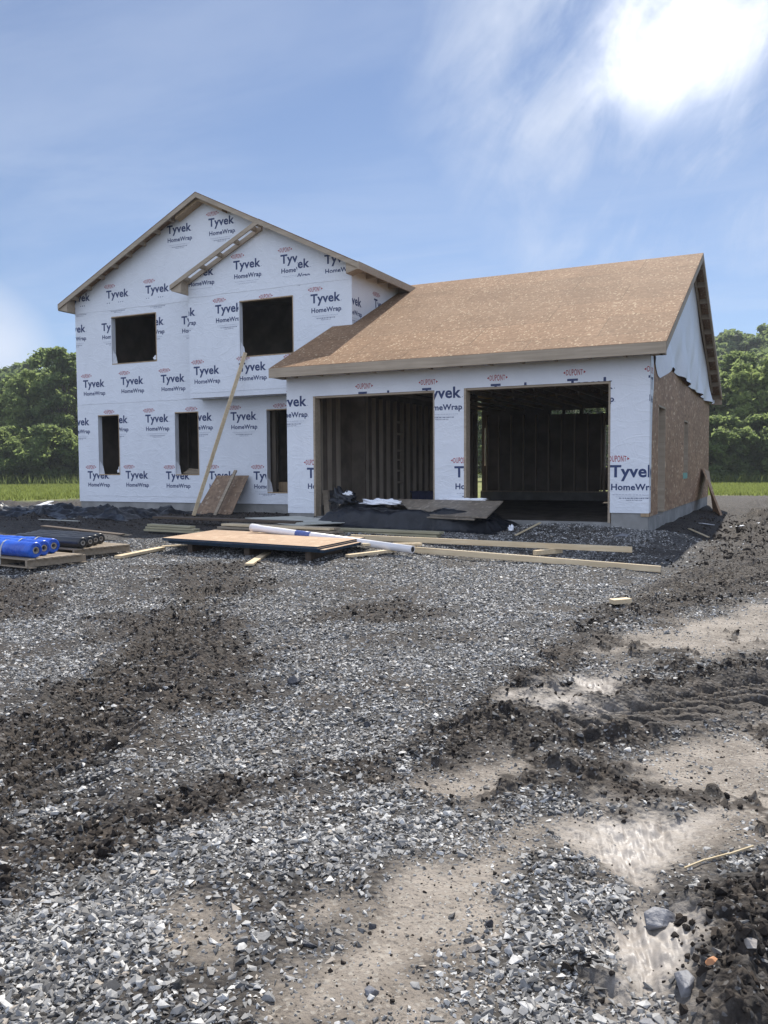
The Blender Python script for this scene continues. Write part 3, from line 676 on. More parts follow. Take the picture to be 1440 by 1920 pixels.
# left garage wall (mostly behind) and the board-clad right wall with doorway and window
bm = bmesh.new(); box(bm, -9.66, -9.56, GY+0.152, MY-0.003, 0.78, 3.415); hp('garage_side_wall', bm, 'dark_interior')
S_H = [(16.10, 16.98, 0.72, 2.72), (20.05, 20.80, 1.45, 2.63)]
bm = bmesh.new()
wall_grid(bm, Ts, GY+0.003, 26.12, 0.72, 3.60, S_H, 0.14, 0, 0, 1)
prism(bm, [Ts(y, 0, z) for y, z in ((GY+0.003, 3.60), (26.12, 3.60), (26.12, gzr(26.12)-0.04), (RGY, RGZ-0.04), (GY+0.003, gzr(GY)-0.04))], (-0.14, 0, 0))
hp('side_wall', bm, ['osb_side', 'framing'], 'bare strand board side wall with doorway and narrow window')
for (y0, y1, z0, z1), nm in zip(S_H, ('door_jamb', 'window_jamb')):
    e = 0.006; bm = bmesh.new()
    box(bm, -2.42, -2.27+e, y1-0.03, y1+e, z0, z1); box(bm, -2.42, -2.27+e, y0-e, y0+0.03, z0, z1); box(bm, -2.42, -2.27+e, y0+0.031, y1-0.031, z1-0.03, z1+e)
    hp(nm, bm, 'fascia_wood')
bm = bmesh.new(); box(bm, -2.269, -2.262, 19.93, 20.75, 1.31, 1.445); hp('sill_flashing', bm, 'green_tape')
# loose wrap over the gable, drooping in folds
low = [(15.15, 3.62), (15.40, 3.50), (15.75, 3.28), (16.05, 3.20), (16.6, 3.36), (17.4, 3.54), (18.4, 3.50), (19.6, 3.46), (20.9, 3.43), (22.3, 3.40), (24.0, 3.38), (25.75, 3.36), (26.3, 3.42), (26.75, 3.62)]
V, F = [], []; nr = 26; ys = np.linspace(15.15, 26.75, 90)
lo = np.interp(ys, [p[0] for p in low], [p[1] for p in low]); hi = np.maximum(gzr(0)*0+np.array([gzr(y) for y in ys])-0.12, lo+0.02)
for i, y in enumerate(ys):
    for j in range(nr+1):
        t = j/nr; z = lo[i]+(hi[i]-lo[i])*t
        loose = (1-t)**1.5*np.clip((hi[i]-lo[i])/0.5, 0.25, 1)
        fold = 0.05+0.055*math.sin(y*2.3+z*1.9)+0.035*math.sin(y*5.1-z*4.2+1)
        x = -2.262+0.012*(1+math.sin(y*3+z*2))+loose*max(fold, 0.0)*1.1+(0.10*sstep(np.array((y-25.2)/1.2))*(1-t))
        V.append((x-HX[0], y-HX[1], z-HX[2]))
for i in range(len(ys)-1):
    for j in range(nr): a = i*(nr+1)+j; F.append((a, a+nr+1, a+nr+2, a+1))
o = np_obj('gable_wrap', V, F, ['wrap'], house, smooth=True); o['label'] = 'loose white wrap drooping in folds over the garage gable'
bm = bmesh.new()                                                                           # strip of wrap turned round the corner
st = [(GY+0.0, 3.5), (GY+0.30, 3.52), (GY+0.34, 3.0), (GY+0.22, 2.7), (GY+0.17, 2.2), (GY+0.13, 1.2), (GY+0.105, 0.79), (GY+0.0, 0.79)]
prism(bm, [(-2.266, y, z) for y, z in st], (0.006, 0, 0))
for a, z in ((GY+0.02, 3.13), (GY-0.35, 1.61)): stamp(bm, lambda s, d, z_: (-2.258-d, s, z_), [[(GY, 0.8), (GY+0.105, 0.8), (GY+0.17, 2.2), (GY+0.30, 3.5), (GY, 3.5)]], a, z)
hp('wrap_strip', bm, WRAP)
# back wall of the garage with its window gaps
bm = bmesh.new()
Tk = lambda s, d, z: (s, 26.02+d, z)
wall_grid(bm, Tk, XR+0.13, -2.42, 0.80, gzr(26.12)-0.05, [(-5.21, -4.3, 1.58, 2.86), (-9.09, -8.97, 1.65, 2.87), (-6.9, -6.55, 3.24, 3.36), (-6.45, -6.0, 3.24, 3.36), (-5.9, -5.2, 3.22, 3.38), (-5.4, -4.6, 0.82, 0.87)], 0.1, 0, 0, 1)
hp('back_wall', bm, ['dark_interior', 'framing_dark'])
bm = bmesh.new()
for z in (3.27, 3.31, 3.345): box(bm, -6.9, -5.2, 26.0, 26.015, z, z+0.013)
hp('vent_slat', bm, 'dark_wood')
def stud(x0, x1, y0, y1, z0, z1, m='framing_dark'):
    bm = bmesh.new(); box(bm, x0, x1, y0, y1, z0, z1); hp('stud', bm, m)
for i in range(5): stud(-9.555, -9.46, GY+0.30+0.406*i, GY+0.34+0.406*i, 0.60, 3.20)
for i in range(20): stud(XR+0.004, XR+0.10, 17.95+0.406*i, 17.99+0.406*i, 0.60, 3.30)
for i in range(16): stud(-9.0+0.406*i, -8.96+0.406*i, 25.92, 26.01, 0.85, 3.24)
stud(-5.22, -5.17, 25.7, 25.9, 0.85, 3.2)
bm = bmesh.new(); box(bm, XR+0.135, -2.43, 25.9, 26.015, 0.80, 0.845); hp('sill_plate', bm, 'framing_dark')
for i in range(11):                                                                         # truss bottom chords
    x = -9.0+0.61*i; bm = bmesh.new(); box(bm, x, x+0.04, GY+0.22, 25.99, 3.40, 3.49)
    beam(bm, (x+0.02, 18.2, 3.5), (x+0.02, 19.4, 5.6), 0.038, 0.09, (0, 1, 0)); beam(bm, (x+0.02, 23.0, 3.5), (x+0.02, 21.8, 5.6), 0.038, 0.09, (0, 1, 0))
    hp('roof_truss', bm, 'framing_dark')
for k, z in enumerate((1.2, 1.5, 1.78, 2.02, 2.45, 2.75)):                                   # blocking between the studs
    bm = bmesh.new(); box(bm, XR+0.004, XR+0.09, 19.66, 20.0, z, z+0.05); hp('blocking', bm, 'framing_dark')

# ---- roofs
def slab(bm, xy, zf, th, mi=0):
    top = [bm.verts.new((x, y, zf(x, y))) for x, y in xy]; bot = [bm.verts.new((x, y, zf(x, y)-th)) for x, y in xy]; n = len(xy)
    bm.faces.new(top).material_index = mi; bm.faces.new(bot[::-1]).material_index = mi
    for i in range(n): bm.faces.new([top[i], bot[i], bot[(i+1) % n], top[(i+1) % n]]).material_index = mi
TH = 0.02; MOV, BOV = 17.535, 17.06; XE0, XE1 = RX-4.92, RX+4.92
bm = bmesh.new()
slab(bm, [(RX, MOV), (RX, 26.3), (XE0, 26.3), (XE0, MOV)], lambda x, y: mz(x), TH)
slab(bm, [(RX, MOV), (BRX, MOV), (BRX, BOV), (XE1, BOV), (XE1, 26.3), (RX, 26.3)], lambda x, y: mz(x), TH)
slab(bm, [(BRX-0.001, BY-0.01), (BRX-0.001, MY-0.003), (-14.39, MY-0.003), (-14.39, BY-0.01)], lambda x, y: bz(x), TH)
roof = hp('roof', bm, 'roof_osb', 'bare board gable roof of the two-storey part')
def sub(par, name, bm, m):
    """every loose piece becomes a sub-part of its own"""
    left = set(bm.verts); out = []
    while left:
        isl, stack = set(), [left.pop()]
        while stack:
            v = stack.pop(); isl.add(v)
            for e in v.link_edges:
                w = e.other_vert(v)
                if w in left: left.discard(w); stack.append(w)
        nb = bmesh.new(); mp = {v: nb.verts.new(v.co) for v in isl}
        for f in {f for v in isl for f in v.link_faces}: nb.faces.new([mp[v] for v in f.verts])
        out.append(obj(name, nb, m, par))
    bm.free(); return out
def slope_board(bm, xa, xb, zf, y0, y1, h, drop=0.0):
    """board along a slope between x=xa and xb, y0..y1 thick, h deep, top lying drop below the roof top"""
    quadbox(bm, [(xa, y0, zf(xa)-drop-h), (xb, y0, zf(xb)-drop-h), (xb, y1, zf(xb)-drop-h), (xa, y1, zf(xa)-drop-h), (xa, y0, zf(xa)-drop), (xb, y0, zf(xb)-drop), (xb, y1, zf(xb)-drop), (xa, y1, zf(xa)-drop)])
bm = bmesh.new()
slope_board(bm, XE0, RX, mz, MOV+0.003, MOV+0.04, 0.115, TH+0.002); slope_board(bm, RX, BRX-0.05, mz, MOV+0.003, MOV+0.04, 0.115, TH+0.002)
slope_board(bm, BRX, XE1, mz, BOV+0.003, BOV+0.04, 0.115, TH+0.002)
slope_board(bm, -14.39, BRX, bz, BOV+0.003, BOV+0.04, 0.115, 0.002); slope_board(bm, -14.1, BRX-0.1, bz, BY-0.055, BY-0.008, 0.115, TH+0.002)
sub(roof, 'rake_board', bm, 'fascia_wood')
bm = bmesh.new()
n = 9
for i in range(n):
    x = XE0+0.45+i*0.5
    if x < RX-0.1: slope_board(bm, x, x+0.04, mz, MOV+0.042, MY-0.003, 0.085, TH+0.002)
for i in range(4):
    x = RX+0.55+i*0.5
    if x < BRX-0.1: slope_board(bm, x, x+0.04, mz, MOV+0.042, MY-0.003, 0.085, TH+0.002)
for i in range(5):
    x = BRX+0.4+i*0.55; slope_board(bm, x, x+0.04, mz, BOV+0.042, BY-0.003, 0.085, TH+0.002)
for i in range(5):
    x = -14.02+i*0.52; slope_board(bm, x, x+0.05, bz, BOV+0.042, BY-0.057, 0.085, 0.005)
slope_board(bm, BRX-0.09, BRX-0.002, bz, BOV+0.042, BY-0.057, 0.1, 0.004)
sub(roof, 'lookout', bm, 'fascia_wood')
bm = bmesh.new(); slope_board(bm, RX-0.75, RX-0.003, mz, MOV+0.1, MY-0.004, 0.09, TH+0.09); slope_board(bm, RX+0.003, RX+0.75, mz, MOV+0.1, MY-0.004, 0.09, TH+0.09); sub(roof, 'gable_block', bm, 'framing')
bm = bmesh.new()
box(bm, XE0-0.03, XE0+0.005, MOV+0.042, 26.3, mz(XE0)-0.17, mz(XE0)-0.022)
box(bm, XE1-0.005, XE1+0.033, BOV, 26.3, mz(XE1)-0.17, mz(XE1)+0.002)
for k in range(6): box(bm, XR+0.006, XE1-0.007, BOV+0.45+0.6*k, BOV+0.49+0.6*k, mz(XE1)-0.15, mz(XE1)-0.03)
sub(roof, 'fascia', bm, 'fascia_wood')
bm = bmesh.new()                                                                             # boxed eave ends
def boxend(xa, xb, zf, y0, y1): prism(bm, [(xa, y0, zf(xa)-0.025), (xb, y0, zf(xb)-0.025), (xb, y0, zf(xa)-0.23), (xa, y0, zf(xa)-0.15)], (0, y1-y0, 0))
boxend(XE0+0.006, XL-0.004, mz, MOV+0.043, MY+0.05); boxend(-14.38, -14.064, bz, BOV+0.043, MY-0.005); boxend(XE1-0.007, XR+0.006, mz, BOV+0.043, BY+0.02)
sub(roof, 'eave_box', bm, 'fascia_wood')
# garage roof
GX0, GX1 = -9.83, -1.96
bm = bmesh.new(); zf = lambda x, y: gzr(y)
slab(bm, [(GX0, EY), (GX1, EY), (GX1, RGY), (XR+0.004, RGY), (XR+0.004, BY-0.004), (GX0, BY-0.004)], zf, TH)
slab(bm, [(GX1, RGY), (GX1, 2*RGY-EY), (XR+0.004, 2*RGY-EY), (XR+0.004, RGY)], zf, TH)
roofg = hp('garage_roof', bm, 'roof_osb', 'broad tan strand board roof over the garage')
bm = bmesh.new(); box(bm, GX0, GX1, EY-0.035, EY+0.003, EZ-0.205, EZ-0.012); box(bm, GX0+0.01, GX1-0.2, 2*RGY-EY-0.003, 2*RGY-EY+0.035, EZ-0.205, EZ-0.012)
sub(roofg, 'fascia', bm, 'fascia_wood')
bm = bmesh.new()
for k in range(13):
    x = GX0+0.42+0.61*k; quadbox(bm, [(x, EY+0.005, EZ-0.19), (x+0.04, EY+0.005, EZ-0.19), (x+0.04, GY-0.003, EZ-0.19), (x, GY-0.003, EZ-0.19), (x, EY+0.005, EZ-0.03), (x+0.04, EY+0.005, EZ-0.03), (x+0.04, GY-0.003, gzr(GY)-0.03), (x, GY-0.003, gzr(GY)-0.03)])
box(bm, GX0+0.01, -9.665, EY+0.005, GY+0.12, EZ-0.2, EZ-0.025)
box(bm, -2.235, GX1-0.045, EY+0.005, GY-0.01, EZ-0.19, EZ-0.03)
sub(roofg, 'rafter_tail', bm, 'fascia_wood')
def yboard(bm, x0, x1, ya, yb, h, drop):
    quadbox(bm, [(x0, ya, gzr(ya)-drop-h), (x1, ya, gzr(ya)-drop-h), (x1, yb, gzr(yb)-drop-h), (x0, yb, gzr(yb)-drop-h), (x0, ya, gzr(ya)-drop), (x1, ya, gzr(ya)-drop), (x1, yb, gzr(yb)-drop), (x0, yb, gzr(yb)-drop)])
bm = bmesh.new(); YE = 2*RGY-EY
for ya, yb in ((EY, RGY), (RGY, YE)):
    yboard(bm, GX1-0.04, GX1+0.004, ya, yb, 0.14, TH+0.002); yboard(bm, -2.225, -2.185, ya+0.35, yb-0.35 if yb > RGY else yb, 0.12, TH+0.002)
box(bm, GX1-0.3, GX1-0.0, YE+0.001, YE+0.03, EZ-0.30, EZ-0.02)
sub(roofg, 'rake_board', bm, 'fascia_wood')
bm = bmesh.new()
for k in range(9):
    for s in (-1, 1):
        y = RGY+s*(0.35+0.61*k); yboard(bm, -2.183, GX1-0.042, y-0.02, y+0.02, 0.10, TH+0.002)
sub(roofg, 'lookout', bm, 'fascia_wood')

# ------------------------------------------------------------------ ground
th_in = np.linspace(math.radians(-58), math.radians(6), 900)
th_out = np.concatenate([np.linspace(math.radians(-180), math.radians(-58), 40)[:-1], th_in, np.linspace(math.radians(6), math.radians(180), 46)[1:-1]])
rs = [0.35]
while rs[-1] < 24: rs.append(rs[-1]*(1.0034 if 1.9 < rs[-1] < 8 else 1.0055 if rs[-1] < 14 else 1.014))
while rs[-1] < 900: rs.append(rs[-1]*1.03)
rs = np.array(rs); nt_, nr_ = len(th_out), len(rs)
Rg, Tg_ = np.meshgrid(rs, th_out, indexing='ij')
X = (Rg*np.sin(Tg_)).ravel(); Y = (Rg*np.cos(Tg_)).ravel()
MK = (mask(X, Y, 'sand'), mask(X, Y, 'mud'), mask(X, Y, 'wet'))
INR = ruts(X, Y)[1]; GRV_SHADE = np.clip(sum(GROOVE), 0, 1)
Z = terrain(X, Y, MK)
inside = (X > -18.4) & (X < -2.35) & (Y > 18.1) & (Y < 25.8); Z = np.where(inside, np.minimum(Z, 0.45), Z)
# muddy soil round the house and behind it, fading into grass
rr_ = np.hypot(X, Y)
gedge = np.where(X < -8, 25.5, 35.5)+fbm(X, Y, 3.0, 3, 77)*1.5
grass = sstep((Y-gedge)/2.0); grass = np.maximum(grass, sstep((-X-24-fbm(X, Y, 3, 3, 78))/3)*sstep((Y-20)/4)); grass = np.maximum(grass, sstep((rr_-60)/10))
sand = MK[0]*(1-grass); wet = MK[2]
soil = np.maximum(sstep((Y-14.6+fbm(X, Y, 1.3, 3, 81)*0.8)/1.2)*(Y < 40), sstep((Y-11.3+fbm(X, Y, 1.3, 3, 82)*0.8)/1.0)*sstep((-X-8.8)/1.0))
soil = soil*(1-sstep((X+7.5)/1)*sstep((-2.0-X)/0.5)*(Y < 15.6))
sandy_far = sstep(fbm(X, Y, 2.0, 4, 83)*1.4-0.1)*sstep((Y-22)/3)*np.where(X < -10, 0.8, 0.3)
mud = np.maximum(MK[1], soil)*(1-grass); sand = np.maximum(sand, sandy_far*(1-grass)); mud = mud*(1-sandy_far*0.8)
patch = sstep((fbm(X, Y, 0.9, 4, 85)-0.12)/0.3)*0.55*(rr_ < 20)
mud = np.maximum(mud, patch*(1-sand)*(1-wet)*(1-grass)); mud = mud*(1-wet)*(1-0.35*INR); sand = np.maximum(sand, 0.35*INR); mud = np.maximum(mud, GRV_SHADE)  # tread grooves painted dark through the mud mask to stand for their shade
core_idx = len(X); V = np.column_stack([np.append(X, 0), np.append(Y, 0), np.append(Z, 0)])
ii = (np.arange(nr_-1)[:, None]*nt_+np.arange(nt_)[None, :]); jn = (np.arange(nt_)+1) % nt_
i2 = (np.arange(nr_-1)[:, None]*nt_+jn[None, :])
F = np.stack([ii, i2, i2+nt_, ii+nt_], -1).reshape(-1, 4)
F = np.concatenate([F, np.column_stack([np.full(nt_//2, core_idx), jn[jn[np.arange(0, nt_//2*2, 2)]], jn[np.arange(0, nt_//2*2, 2)], np.arange(0, nt_//2*2, 2)])])
ap = lambda a: np.append(a, 0)
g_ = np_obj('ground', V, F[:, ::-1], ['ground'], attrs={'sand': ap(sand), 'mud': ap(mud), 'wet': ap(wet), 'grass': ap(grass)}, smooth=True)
props(g_, kind='structure')

# ------------------------------------------------------------------ loose gravel and soil clods
def hull(n, sq, seed):
    r = np.random.default_rng(seed); p = r.normal(size=(n, 3)); p /= np.linalg.norm(p, axis=1)[:, None]; p *= r.uniform(0.75, 1.0, (n, 1)); p *= np.array(sq)
    bm = bmesh.new(); [bm.verts.new(q) for q in p]; res = bmesh.ops.convex_hull(bm, input=bm.verts[:])
    bmesh.ops.delete(bm, geom=[e for e in res['geom_interior'] if isinstance(e, bmesh.types.BMVert)], context='VERTS')
    bmesh.ops.triangulate(bm, faces=bm.faces[:]); bm.verts.index_update()
    v = np.array([q.co[:] for q in bm.verts]); f = np.array([[q.index for q in x.verts] for x in bm.faces]); bm.free(); return v, f
def scatter(name, P, size, tone, variants, mat_, tilt=0.35, sink=0.38):
    Vs, Fs, Ts_ = [], [], []; base = 0; n = len(P); kind = rng.integers(0, len(variants), n)
    for k, (v, f) in enumerate(variants):
        s = np.where(kind == k)[0]; m = len(s)
        if m == 0: continue
        yaw = rng.uniform(0, 2*np.pi, m); a = rng.normal(0, tilt, m); b = rng.normal(0, tilt, m)
        cy, sy, ca, sa_, cb_, sb = np.cos(yaw), np.sin(yaw), np.cos(a), np.sin(a), np.cos(b), np.sin(b)
        x, y, z = v[None, :, 0]*size[s][:, None], v[None, :, 1]*size[s][:, None], v[None, :, 2]*size[s][:, None]
        y, z = y*ca[:, None]-z*sa_[:, None], y*sa_[:, None]+z*ca[:, None]
        x, z = x*cb_[:, None]+z*sb[:, None], -x*sb[:, None]+z*cb_[:, None]
        x, y = x*cy[:, None]-y*sy[:, None], x*sy[:, None]+y*cy[:, None]
        hz2 = np.abs(v[:, 2]).max()*size[s]
        pts = np.stack([x+P[s, 0:1], y+P[s, 1:2], z+P[s, 2:3]+(hz2*(1-2*sink))[:, None]], -1).reshape(-1, 3)
        Vs.append(pts); Fs.append((f[None]+np.arange(m)[:, None, None]*len(v)).reshape(-1, 3)+base); Ts_.append(np.repeat(tone[s], len(v))); base += m*len(v)
    o = np_obj(name, np.concatenate(Vs), np.concatenate(Fs), [mat_], attrs={'tone': np.concatenate(Ts_)})
    return props(o, kind='stuff')
def wedge(n, r0, r1, power=1.0):
    r = r0+(r1-r0)*rng.uniform(0, 1, n)**power; t = np.radians(rng.uniform(-63, 11, n)); return r*np.sin(t), r*np.cos(t)
var = [hull(int(rng.integers(7, 10)), (1.0, rng.uniform(0.55, 0.9), rng.uniform(0.28, 0.6)), 100+i) for i in range(26)]
NG = 530000
gx, gy = wedge(NG, 1.7, 15.5, 1.12)
sa_, mu_, we_ = mask(gx, gy, 'sand'), mask(gx, gy, 'mud'), mask(gx, gy, 'wet')
den = 1-np.clip(0.76*sa_+0.84*mu_+0.99*we_, 0, 0.99); den *= 1-0.93*ruts(gx, gy)[1]; den *= 1-0.75*np.clip(GROOVE[2], 0, 1); den *= 0.45+0.55*sstep(fbm(gx, gy, 0.35, 4, 87, 0.65)*1.6+0.75); den *= 1-0.85*(gx > -0.5)*(gy < 3.7)*(mu_ > 0.3)
big = fbm(gx, gy, 0.9, 4, 85); den *= 1-0.62*sstep((big-0.12)/0.3)
den *= 1-0.85*sstep((gy-11.2)/1.0)*sstep((-gx-8.6)/1.2); den *= 1-sstep((gy-15.0)/0.6)*(gx < -5); den *= ~((gy > 15.05) & (gx > -9.6) & (gx < -2.25))
den *= np.where((gx > -2.0) & (gy > 11), 0.25, 1)
keep = rng.uniform(0, 1, NG) < den; gx, gy, sa_, mu_ = gx[keep], gy[keep], sa_[keep], mu_[keep]
gz_ = terrain(gx, gy, (sa_, mu_, we_[keep]))
r = np.hypot(gx, gy)
size = rng.lognormal(math.log(0.0116), 0.50, len(gx))*(1+0.25*sstep(fbm(gx, gy, 0.8, 2, 88)*1.5))*(1+0.03*np.clip(r-5, 0, 9)); size *= 1-0.45*sa_; size = np.minimum(size, 0.034)
tone = np.clip(rng.normal(0.58, 0.24, len(gx))-0.16*mu_+0.06*fbm(gx, gy, 1.2, 2, 95), 0, 0.93); tan = rng.uniform(size=len(gx)) < 0.025+0.05*sa_; tone[tan] = 1.0
scatter('gravel', np.column_stack([gx, gy, gz_]), size, tone, var, 'gravel_stone')['label'] = 'grey crushed stone gravel'
cvar = [hull(14, (1, 0.85, 0.65), 300+i) for i in range(14)]
NC = 140000
cx, cy = wedge(NC, 1.7, 24, 1.2)
sa_, mu_, we_ = mask(cx, cy, 'sand'), mask(cx, cy, 'mud'), mask(cx, cy, 'wet')
cden = 0.05+0.10*sa_+0.75*mu_*(0.35+0.65*sstep(fbm(cx, cy, 0.5, 3, 97)*2)); cden *= 1-we_*0.96
cden = np.maximum(cden, 0.5*sstep((cy-12)/2)*sstep((-cx-9)/1)); cden = np.maximum(cden, 0.8*(cx > -1.9)*(cy > 12)*(0.3+0.7*sstep(fbm(cx, cy, 1.2, 3, 98)*2)))
cden *= ~((cy > 15.0) & (cx > -9.6) & (cx < -2.25)) & ~((cy > 17.8) & (cx > -18.6) & (cx < -2.25))
keep = rng.uniform(0, 1, NC) < cden; cx, cy = cx[keep], cy[keep]; cz = terrain(cx, cy, (sa_[keep], mu_[keep], we_[keep]))
csz = rng.lognormal(math.log(0.0085), 0.6, len(cx))*(1+0.04*np.hypot(cx, cy)); csz = np.where(cy > 12, csz*1.25, csz); csz = np.minimum(csz, np.where(cy > 12, 0.085, 0.036))*np.where(mu_[keep] > 0.4, 1, 0.6)*(1-0.35*sa_[keep]); _, inr_ = ruts(cx, cy); csz = csz*(1-0.55*inr_)
scatter('soil_clods', np.column_stack([cx, cy, cz]), csz, np.clip(rng.beta(1.2, 3, len(cx)), 0, 1), cvar, 'clod', 0.8, 0.46)['label'] = 'dark crumbs and clods of soil'

# ------------------------------------------------------------------ building materials lying about
def one(name, bm, mats, label, cat, group=None, smooth=False):
    """a thing that is one mesh; its origin goes to the middle of its footprint"""
    vs = [v.co.copy() for v in bm.verts]; c = Vector((sum(v.x for v in vs)/len(vs), sum(v.y for v in vs)/len(vs), min(v.z for v in vs)))
    bmesh.ops.translate(bm, verts=bm.verts[:], vec=-c)
    o = obj(name, bm, mats, None, smooth); o.location = c; return props(o, label, cat, group)
def board(p0, p1, w, h, m, label, cat='plank', name='plank', group=None, upv=(0, 0, 1)):
    bm = bmesh.new(); beam(bm, p0, p1, w, h, upv); bmesh.ops.bevel(bm, geom=bm.edges[:], offset=min(w, h)*0.08, segments=1, affect='EDGES')
    return one(name, bm, m, label, cat, group)
# long stud leaning on the bay, with strand board and a short stud leaning below
board((-13.10, 16.25, 0.47), (-12.28, 17.34, 4.47), 0.038, 0.089, 'lumber', 'long pale stud leaning from the ground up to the bay window', name='leaning_stud')
bm = bmesh.new()
prism(bm, [(-13.62, 16.95, 0.45), (-12.60, 17.10, 0.45), (-12.55, 17.80, 1.42), (-13.52, 17.76, 1.42)], (0, -0.012, 0.009)); one('board_panel', bm, 'osb', 'brown strand board panel leaning on the wrapped wall below the bay', 'board panel')
board((-12.93, 16.86, 0.45), (-12.86, 17.66, 1.56), 0.089, 0.038, 'lumber_grey', 'short stud leaning against the brown strand board panel', name='leaning_stud', upv=(0, -1, 0.5))
# strand board leaning on the far end of the side wall
bm = bmesh.new(); prism(bm, [(-1.60, 21.7, 0.40), (-1.84, 22.6, 0.40), (-2.235, 25.5, 1.43), (-2.235, 23.9, 1.52)], (0.04, 0.03, 0.012)); one('board_panel', bm, 'osb_flat', 'offcut of strand board leaning on the garage side wall', 'board panel')

def heap(name, x0, x1, y0, y1, hf, m, label, cat, nx=70, ny=46, th=0.0, edge=0.12):
    """draped sheet with an uneven outline lying over what is under it"""
    V, F = [], []
    for i in range(nx+1):
        for j in range(ny+1):
            u, v = i/nx, j/ny
            x = x0+(x1-x0)*u; y = y0+(y1-y0)*v
            wx = float(fbm(np.array([y*1.0]), np.array([3.3+x0]), 0.8, 3, 7)[0])*edge; wy = float(fbm(np.array([x*1.0]), np.array([9.1+y0]), 0.8, 3, 8)[0])*edge
            V.append((x+wx*(2*u-1)**2, y+wy*(2*v-1)**2, 0)); F.append(None)
    V = np.array(V); X_, Y_ = V[:, 0], V[:, 1]
    U = np.repeat(np.linspace(0, 1, nx+1), ny+1); Vv = np.tile(np.linspace(0, 1, ny+1), nx+1)
    g0 = terrain(X_, Y_); rim = np.minimum(np.minimum(U, 1-U)*(x1-x0), np.minimum(Vv, 1-Vv)*(y1-y0))
    V[:, 2] = g0+0.012+sstep(rim/0.25)*hf(X_, Y_)
    ii = (np.arange(nx)[:, None]*(ny+1)+np.arange(ny)[None, :]); F = np.stack([ii, ii+ny+1, ii+ny+2, ii+1], -1).reshape(-1, 4)
    c = np.array([V[:, 0].mean(), V[:, 1].mean(), V[:, 2].min()])
    o = np_obj(name, V-c, F, [m], smooth=True); o.location = c
    return props(o, label, cat)
def folds(X_, Y_, s, wl, amp): return amp*(1-np.abs(fbm(X_, Y_*2.2, wl, 3, s)))
heap('ground_sheet', -20.6, -13.7, 14.3, 17.45, lambda X_, Y_: sstep((17.5-Y_)/0.7)*np.maximum(folds(X_, Y_, 101, 1.3, 0.17)-0.05+0.07*fbm(X_, Y_, 1.6, 2, 102), 0.02), 'tarp', 'crumpled black plastic sheet along the foundation of the house', 'plastic sheet', 110, 70, edge=0.5)
# sheet covered pile before the garage
heap('pile_cover', -8.45, -4.45, 13.65, 15.0, lambda X_, Y_: 0.06+0.30*sstep((X_+8.4)/0.5)*sstep((-4.5-X_)/0.8)*sstep((Y_-13.55)/0.45)+0.22*sstep((Y_-14.3)/0.4)*sstep((-7.0-X_)/0.5)*sstep((X_+8.6)/0.4)*(0.7+0.5*fbm(X_, Y_, 0.5, 2, 107))+0.05*fbm(X_, Y_*1.5, 0.45, 4, 105), 'tarp', 'black sheeting thrown over a pile before the left garage doorway', 'plastic sheet', 90, 46, edge=0.2)
bm = bmesh.new(); prism(bm, [(-6.25, 14.02, 0.735), (-4.72, 13.62, 0.725), (-4.82, 14.84, 0.955), (-7.02, 14.96, 0.965)], (0, 0, 0.022)); one('board_panel', bm, 'osb_grey', 'weathered strand board panel lying on the black covered pile', 'board panel')
bm = bmesh.new(); prism(bm, [(-6.22, 13.97, 0.695), (-4.95, 13.64, 0.685), (-5.0, 14.7, 0.895), (-6.5, 14.82, 0.915)], (0, 0, 0.020)); one('board_panel', bm, 'osb_grey', 'lower weathered panel under the top one on the black covered pile', 'board panel')
def crumple(name, c, sx, sy, sz, m, label, cat, seed, rot=0.0):
    bm = bmesh.new(); bmesh.ops.create_icosphere(bm, subdivisions=4, radius=1)
    P = np.array([v.co[:] for v in bm.verts]); n = fbm(P[:, 0]*1.0+P[:, 2], P[:, 1]+0.7*P[:, 2], 0.7, 4, seed, 0.65)
    for v, k in zip(bm.verts, n): v.co = Vector((v.co.x*sx*(1+0.45*k), v.co.y*sy*(1+0.45*k), max(v.co.z, -0.15)*sz*(1+0.9*k)))
    bmesh.ops.rotate(bm, verts=bm.verts[:], cent=(0, 0, 0), matrix=Matrix.Rotation(rot, 3, 'Z')); bmesh.ops.translate(bm, verts=bm.verts[:], vec=c)
    return one(name, bm, m, label, cat, None, True)
crumple('plastic_wrap', (-7.1, 14.42, 0.92), 0.36, 0.09, 0.07, 'white_plastic', 'crumpled white plastic lying on the black covered pile', 'plastic', 3, 0.1)
crumple('plastic_wrap', (-5.65, 14.98, 0.97), 0.5, 0.06, 0.05, 'white_plastic', 'thin strip of white plastic behind the strand board panel by the pillar', 'plastic', 9)
crumple('dark_bundle', (-8.02, 14.62, 0.95), 0.34, 0.2, 0.20, 'tarp', 'dark crumpled bundle on the left end of the covered pile', 'bundle', 15, -0.5)
crumple('plastic_wrap', (-7.86, 14.46, 1.08), 0.10, 0.05, 0.05, 'white_plastic', 'small white plastic scrap on the dark crumpled bundle', 'plastic', 21)
crumple('plastic_wrap', (-4.42, 14.05, gz(-4.42, 14.05)+0.03), 0.05, 0.04, 0.06, 'white_plastic', 'small white plastic scrap at the right end of the covered pile', 'plastic', 27)
for k, (x, m) in enumerate(((-8.88, 'lumber_grey'), (-8.70, 'black_plastic'), (-8.5, 'lumber_grey'), (-8.33, 'black_plastic'))):
    board((x, 15.42, 0.56), (x-0.25, 15.75, 1.12), 0.12, 0.02, m, ('first', 'second', 'third', 'fourth')[k]+' from left of the boards leaning just inside the left garage doorway', name='leaning_board', group='boards leaning inside the garage')
bm = bmesh.new(); box(bm, -8.35, -7.62, 18.6, 19.1, 0.556, 1.0); box(bm, -8.38, -7.59, 18.57, 19.13, 1.001, 1.03)
